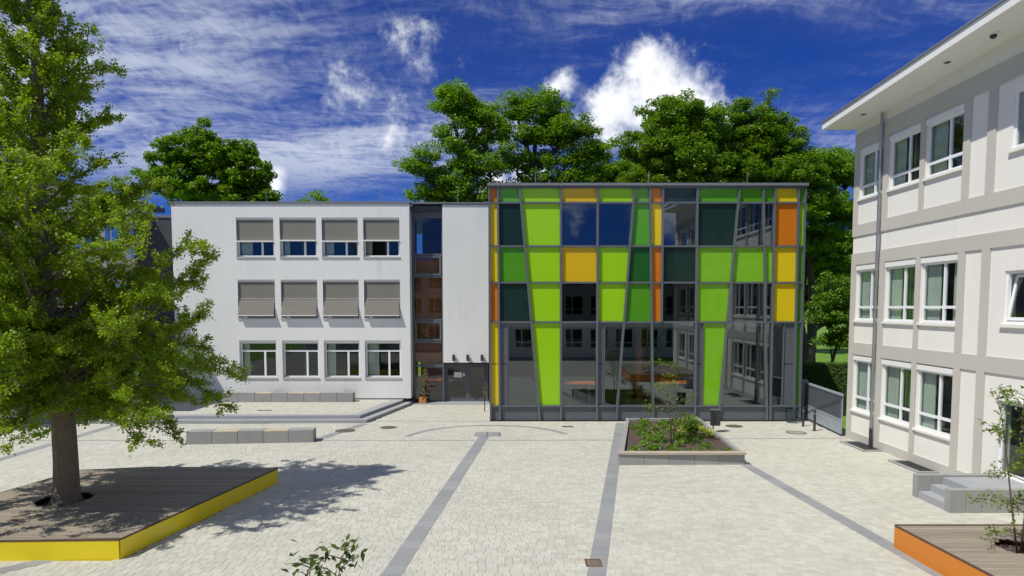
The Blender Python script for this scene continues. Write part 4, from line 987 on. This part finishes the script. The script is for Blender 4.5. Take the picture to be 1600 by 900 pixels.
# hedge
hg = thing('clipped_hedge', 'dark clipped hedge behind the metal gate', 'hedge', (20, 40.5, 0))
box('core', 'black', hg, 13.9, 27.8, 40.15, 41.1, -.05, 1.95)
g = np.random.default_rng(77); n1 = 26000
hp = np.column_stack([g.uniform(13.8, 28, n1), 40.05 + np.abs(g.normal(size=n1)) * .05, g.uniform(0, 2.1, n1)]); n2 = 9000
ht = np.column_stack([g.uniform(13.8, 28, n2), g.uniform(40.05, 41.2, n2), 2.03 + g.normal(size=n2) * .05])
leaves_mesh('foliage', np.vstack([hp, ht]), np.full(n1 + n2, .085) * g.uniform(.7, 1.3, n1 + n2), 'leaf_hedge', hg, .2, .6, 0, np.vstack([np.tile([0, -1.2, 0], (n1, 1)), np.tile([0, 0, .8], (n2, 1))]), 12)

# ------------------------------------------------------------------ ginkgo
gk = thing('ginkgo_tree', 'large bright green ginkgo tree growing through the yellow deck', 'tree', (TX, TY, 0))
g = np.random.default_rng(2024); mb = MB()
def lead(z): return Vector((TX - .03 * (z - .3) + .10 * math.sin(z * .7), TY + .08 * math.sin(z * .55 + 1), z))
zs = [.2, .45, .8, 1.4, 2.2, 3.2, 4.4, 5.8, 7.2, 8.6, 10, 11.4, 12.8, 14.0, 14.9]; rs = [.45, .345, .30, .275, .262, .25, .24, .235, .205, .175, .145, .115, .08, .045, .02]
i0 = len(mb.v); mb.tube([lead(z) for z in zs], rs, 28)
for q in range(i0, len(mb.v)):                                    # fluted trunk
    x, y, z = mb.v[q]; c = lead(z); d = Vector((x - c.x, y - c.y, 0)); a = math.atan2(d.y, d.x)
    k = 1 + .05 * math.sin(7 * a + z * .6) + .03 * math.sin(13 * a - z)
    mb.v[q] = (c.x + d.x * k, c.y + d.y * k, z)
PR = [(2.2, 3.9), (2.8, 4.5), (3.6, 4.5), (4.6, 4.1), (5.6, 3.9), (6.6, 3.9), (7.4, 3.9), (8.4, 3.4), (9.1, 2.7), (9.8, 1.8), (10.6, 1.55), (11.4, 1.55), (12.2, 1.3), (13.0, .85), (14.0, .55), (15.0, .3)]
def prof(z): return float(np.interp(z, [p[0] for p in PR], [p[1] for p in PR]))
P = []; S = []; N = 165
def spurs(c, d, n, sp):
    """short shoots, each a whorl of fan leaves, set along a twig"""
    tt = g.random((n, 1)); q = np.array(c) + tt * np.array(d); k = 8
    q = np.repeat(q, k, axis=0) + g.normal(size=(n * k, 3)) * sp
    P.append(q); S.append(g.uniform(.042, .082, n * k))
for k in range(N):
    zt = 1.9 + (14.4 - 1.9) * ((k + .5) / N) ** 1.14                # height of the branch tip
    az = k * 2.39996 + g.normal() * .35
    L = prof(zt) * g.uniform(.58, 1.14)
    if math.sin(az) < -.2 and zt < 6.5: L *= .88
    if math.cos(az) > .3 and zt < 4.6: L *= .94
    el = np.interp(zt, [2, 3.5, 5, 7, 9, 12], [-14, -2, 16, 30, 38, 48]) + g.normal() * 9
    z0_ = min(max(2.75 + g.normal() * .2, zt - L * math.tan(R(el))), 14.3)
    a = lead(z0_); tip = lead(zt) + Vector((math.cos(az) * L, math.sin(az) * L, 0)); tip.z = zt
    bend = Vector((-math.sin(az), math.cos(az), 0)) * g.normal() * .16 * L
    sag = .17 * L if zt < 4.5 else .05 * L
    br = [a, a.lerp(tip, .3) + Vector((0, 0, sag)) + bend * .5, a.lerp(tip, .65) + Vector((0, 0, sag)) + bend, tip]; rr_ = .016 + .016 * L
    mb.tube(br, [rr_, rr_ * .72, rr_ * .42, .007], 6, False)
    def bez(t):
        f = t * 3; i = min(int(f), 2); return br[i].lerp(br[i + 1], f - i)
    for q in range(3): spurs(bez(.4 + .2 * q), bez(.6 + .2 * q) - bez(.4 + .2 * q), int(5 * L), .07)
    nt = int(5 + 4.6 * L)
    for q in range(nt):
        t = .16 + .84 * ((q + g.random()) / nt); c = bez(t)
        tl = g.uniform(.35, 1.15) * (1.1 - .45 * t) * min(1, .4 + L / 3.5)
        ta = az + g.choice((-1, 1)) * g.uniform(.2, 1.4); up_ = g.normal() * .5 + (.35 if zt > 4.5 else -.05)
        d = Vector((math.cos(ta), math.sin(ta), up_)).normalized() * tl; e2 = c + d
        mb.tube([c, c + d * .5, e2], [.010, .007, .0025], 4, False)
        spurs(c + d * .12, d * .92, max(3, int(13 * tl + 2)), .055)
        for w in range(2):
            if g.random() < .65:
                c2 = c + d * g.uniform(.25, .8); d2 = (d.normalized() + Vector((g.normal(), g.normal(), g.normal() * .8)) * .7).normalized() * tl * g.uniform(.3, .65)
                mb.tube([c2, c2 + d2], [.005, .002], 4, False); spurs(c2, d2, max(3, int(13 * d2.length + 2)), .05)
mb.build('trunk', 'bark', gk, smooth=True)
P = np.vstack(P); S = np.concatenate(S); print('ginkgo leaves', len(P))
leaves_mesh('crown', P, S, 'leaf_ginkgo', gk, .15, .85, .0, None, 55)
# a few bare twigs at the crown's left top
tw = MB()
for k in range(7):
    a = lead(11.2 + k * .35); d = Vector((-1.3 - .1 * k + g.normal() * .2, g.normal() * .5, 1.1 + g.normal() * .2)); tw.tube([a, a + d * .5, a + d + Vector((0, 0, .25))], [.02, .012, .003], 5, False)
tw.build('bare_twig', 'stem', gk)
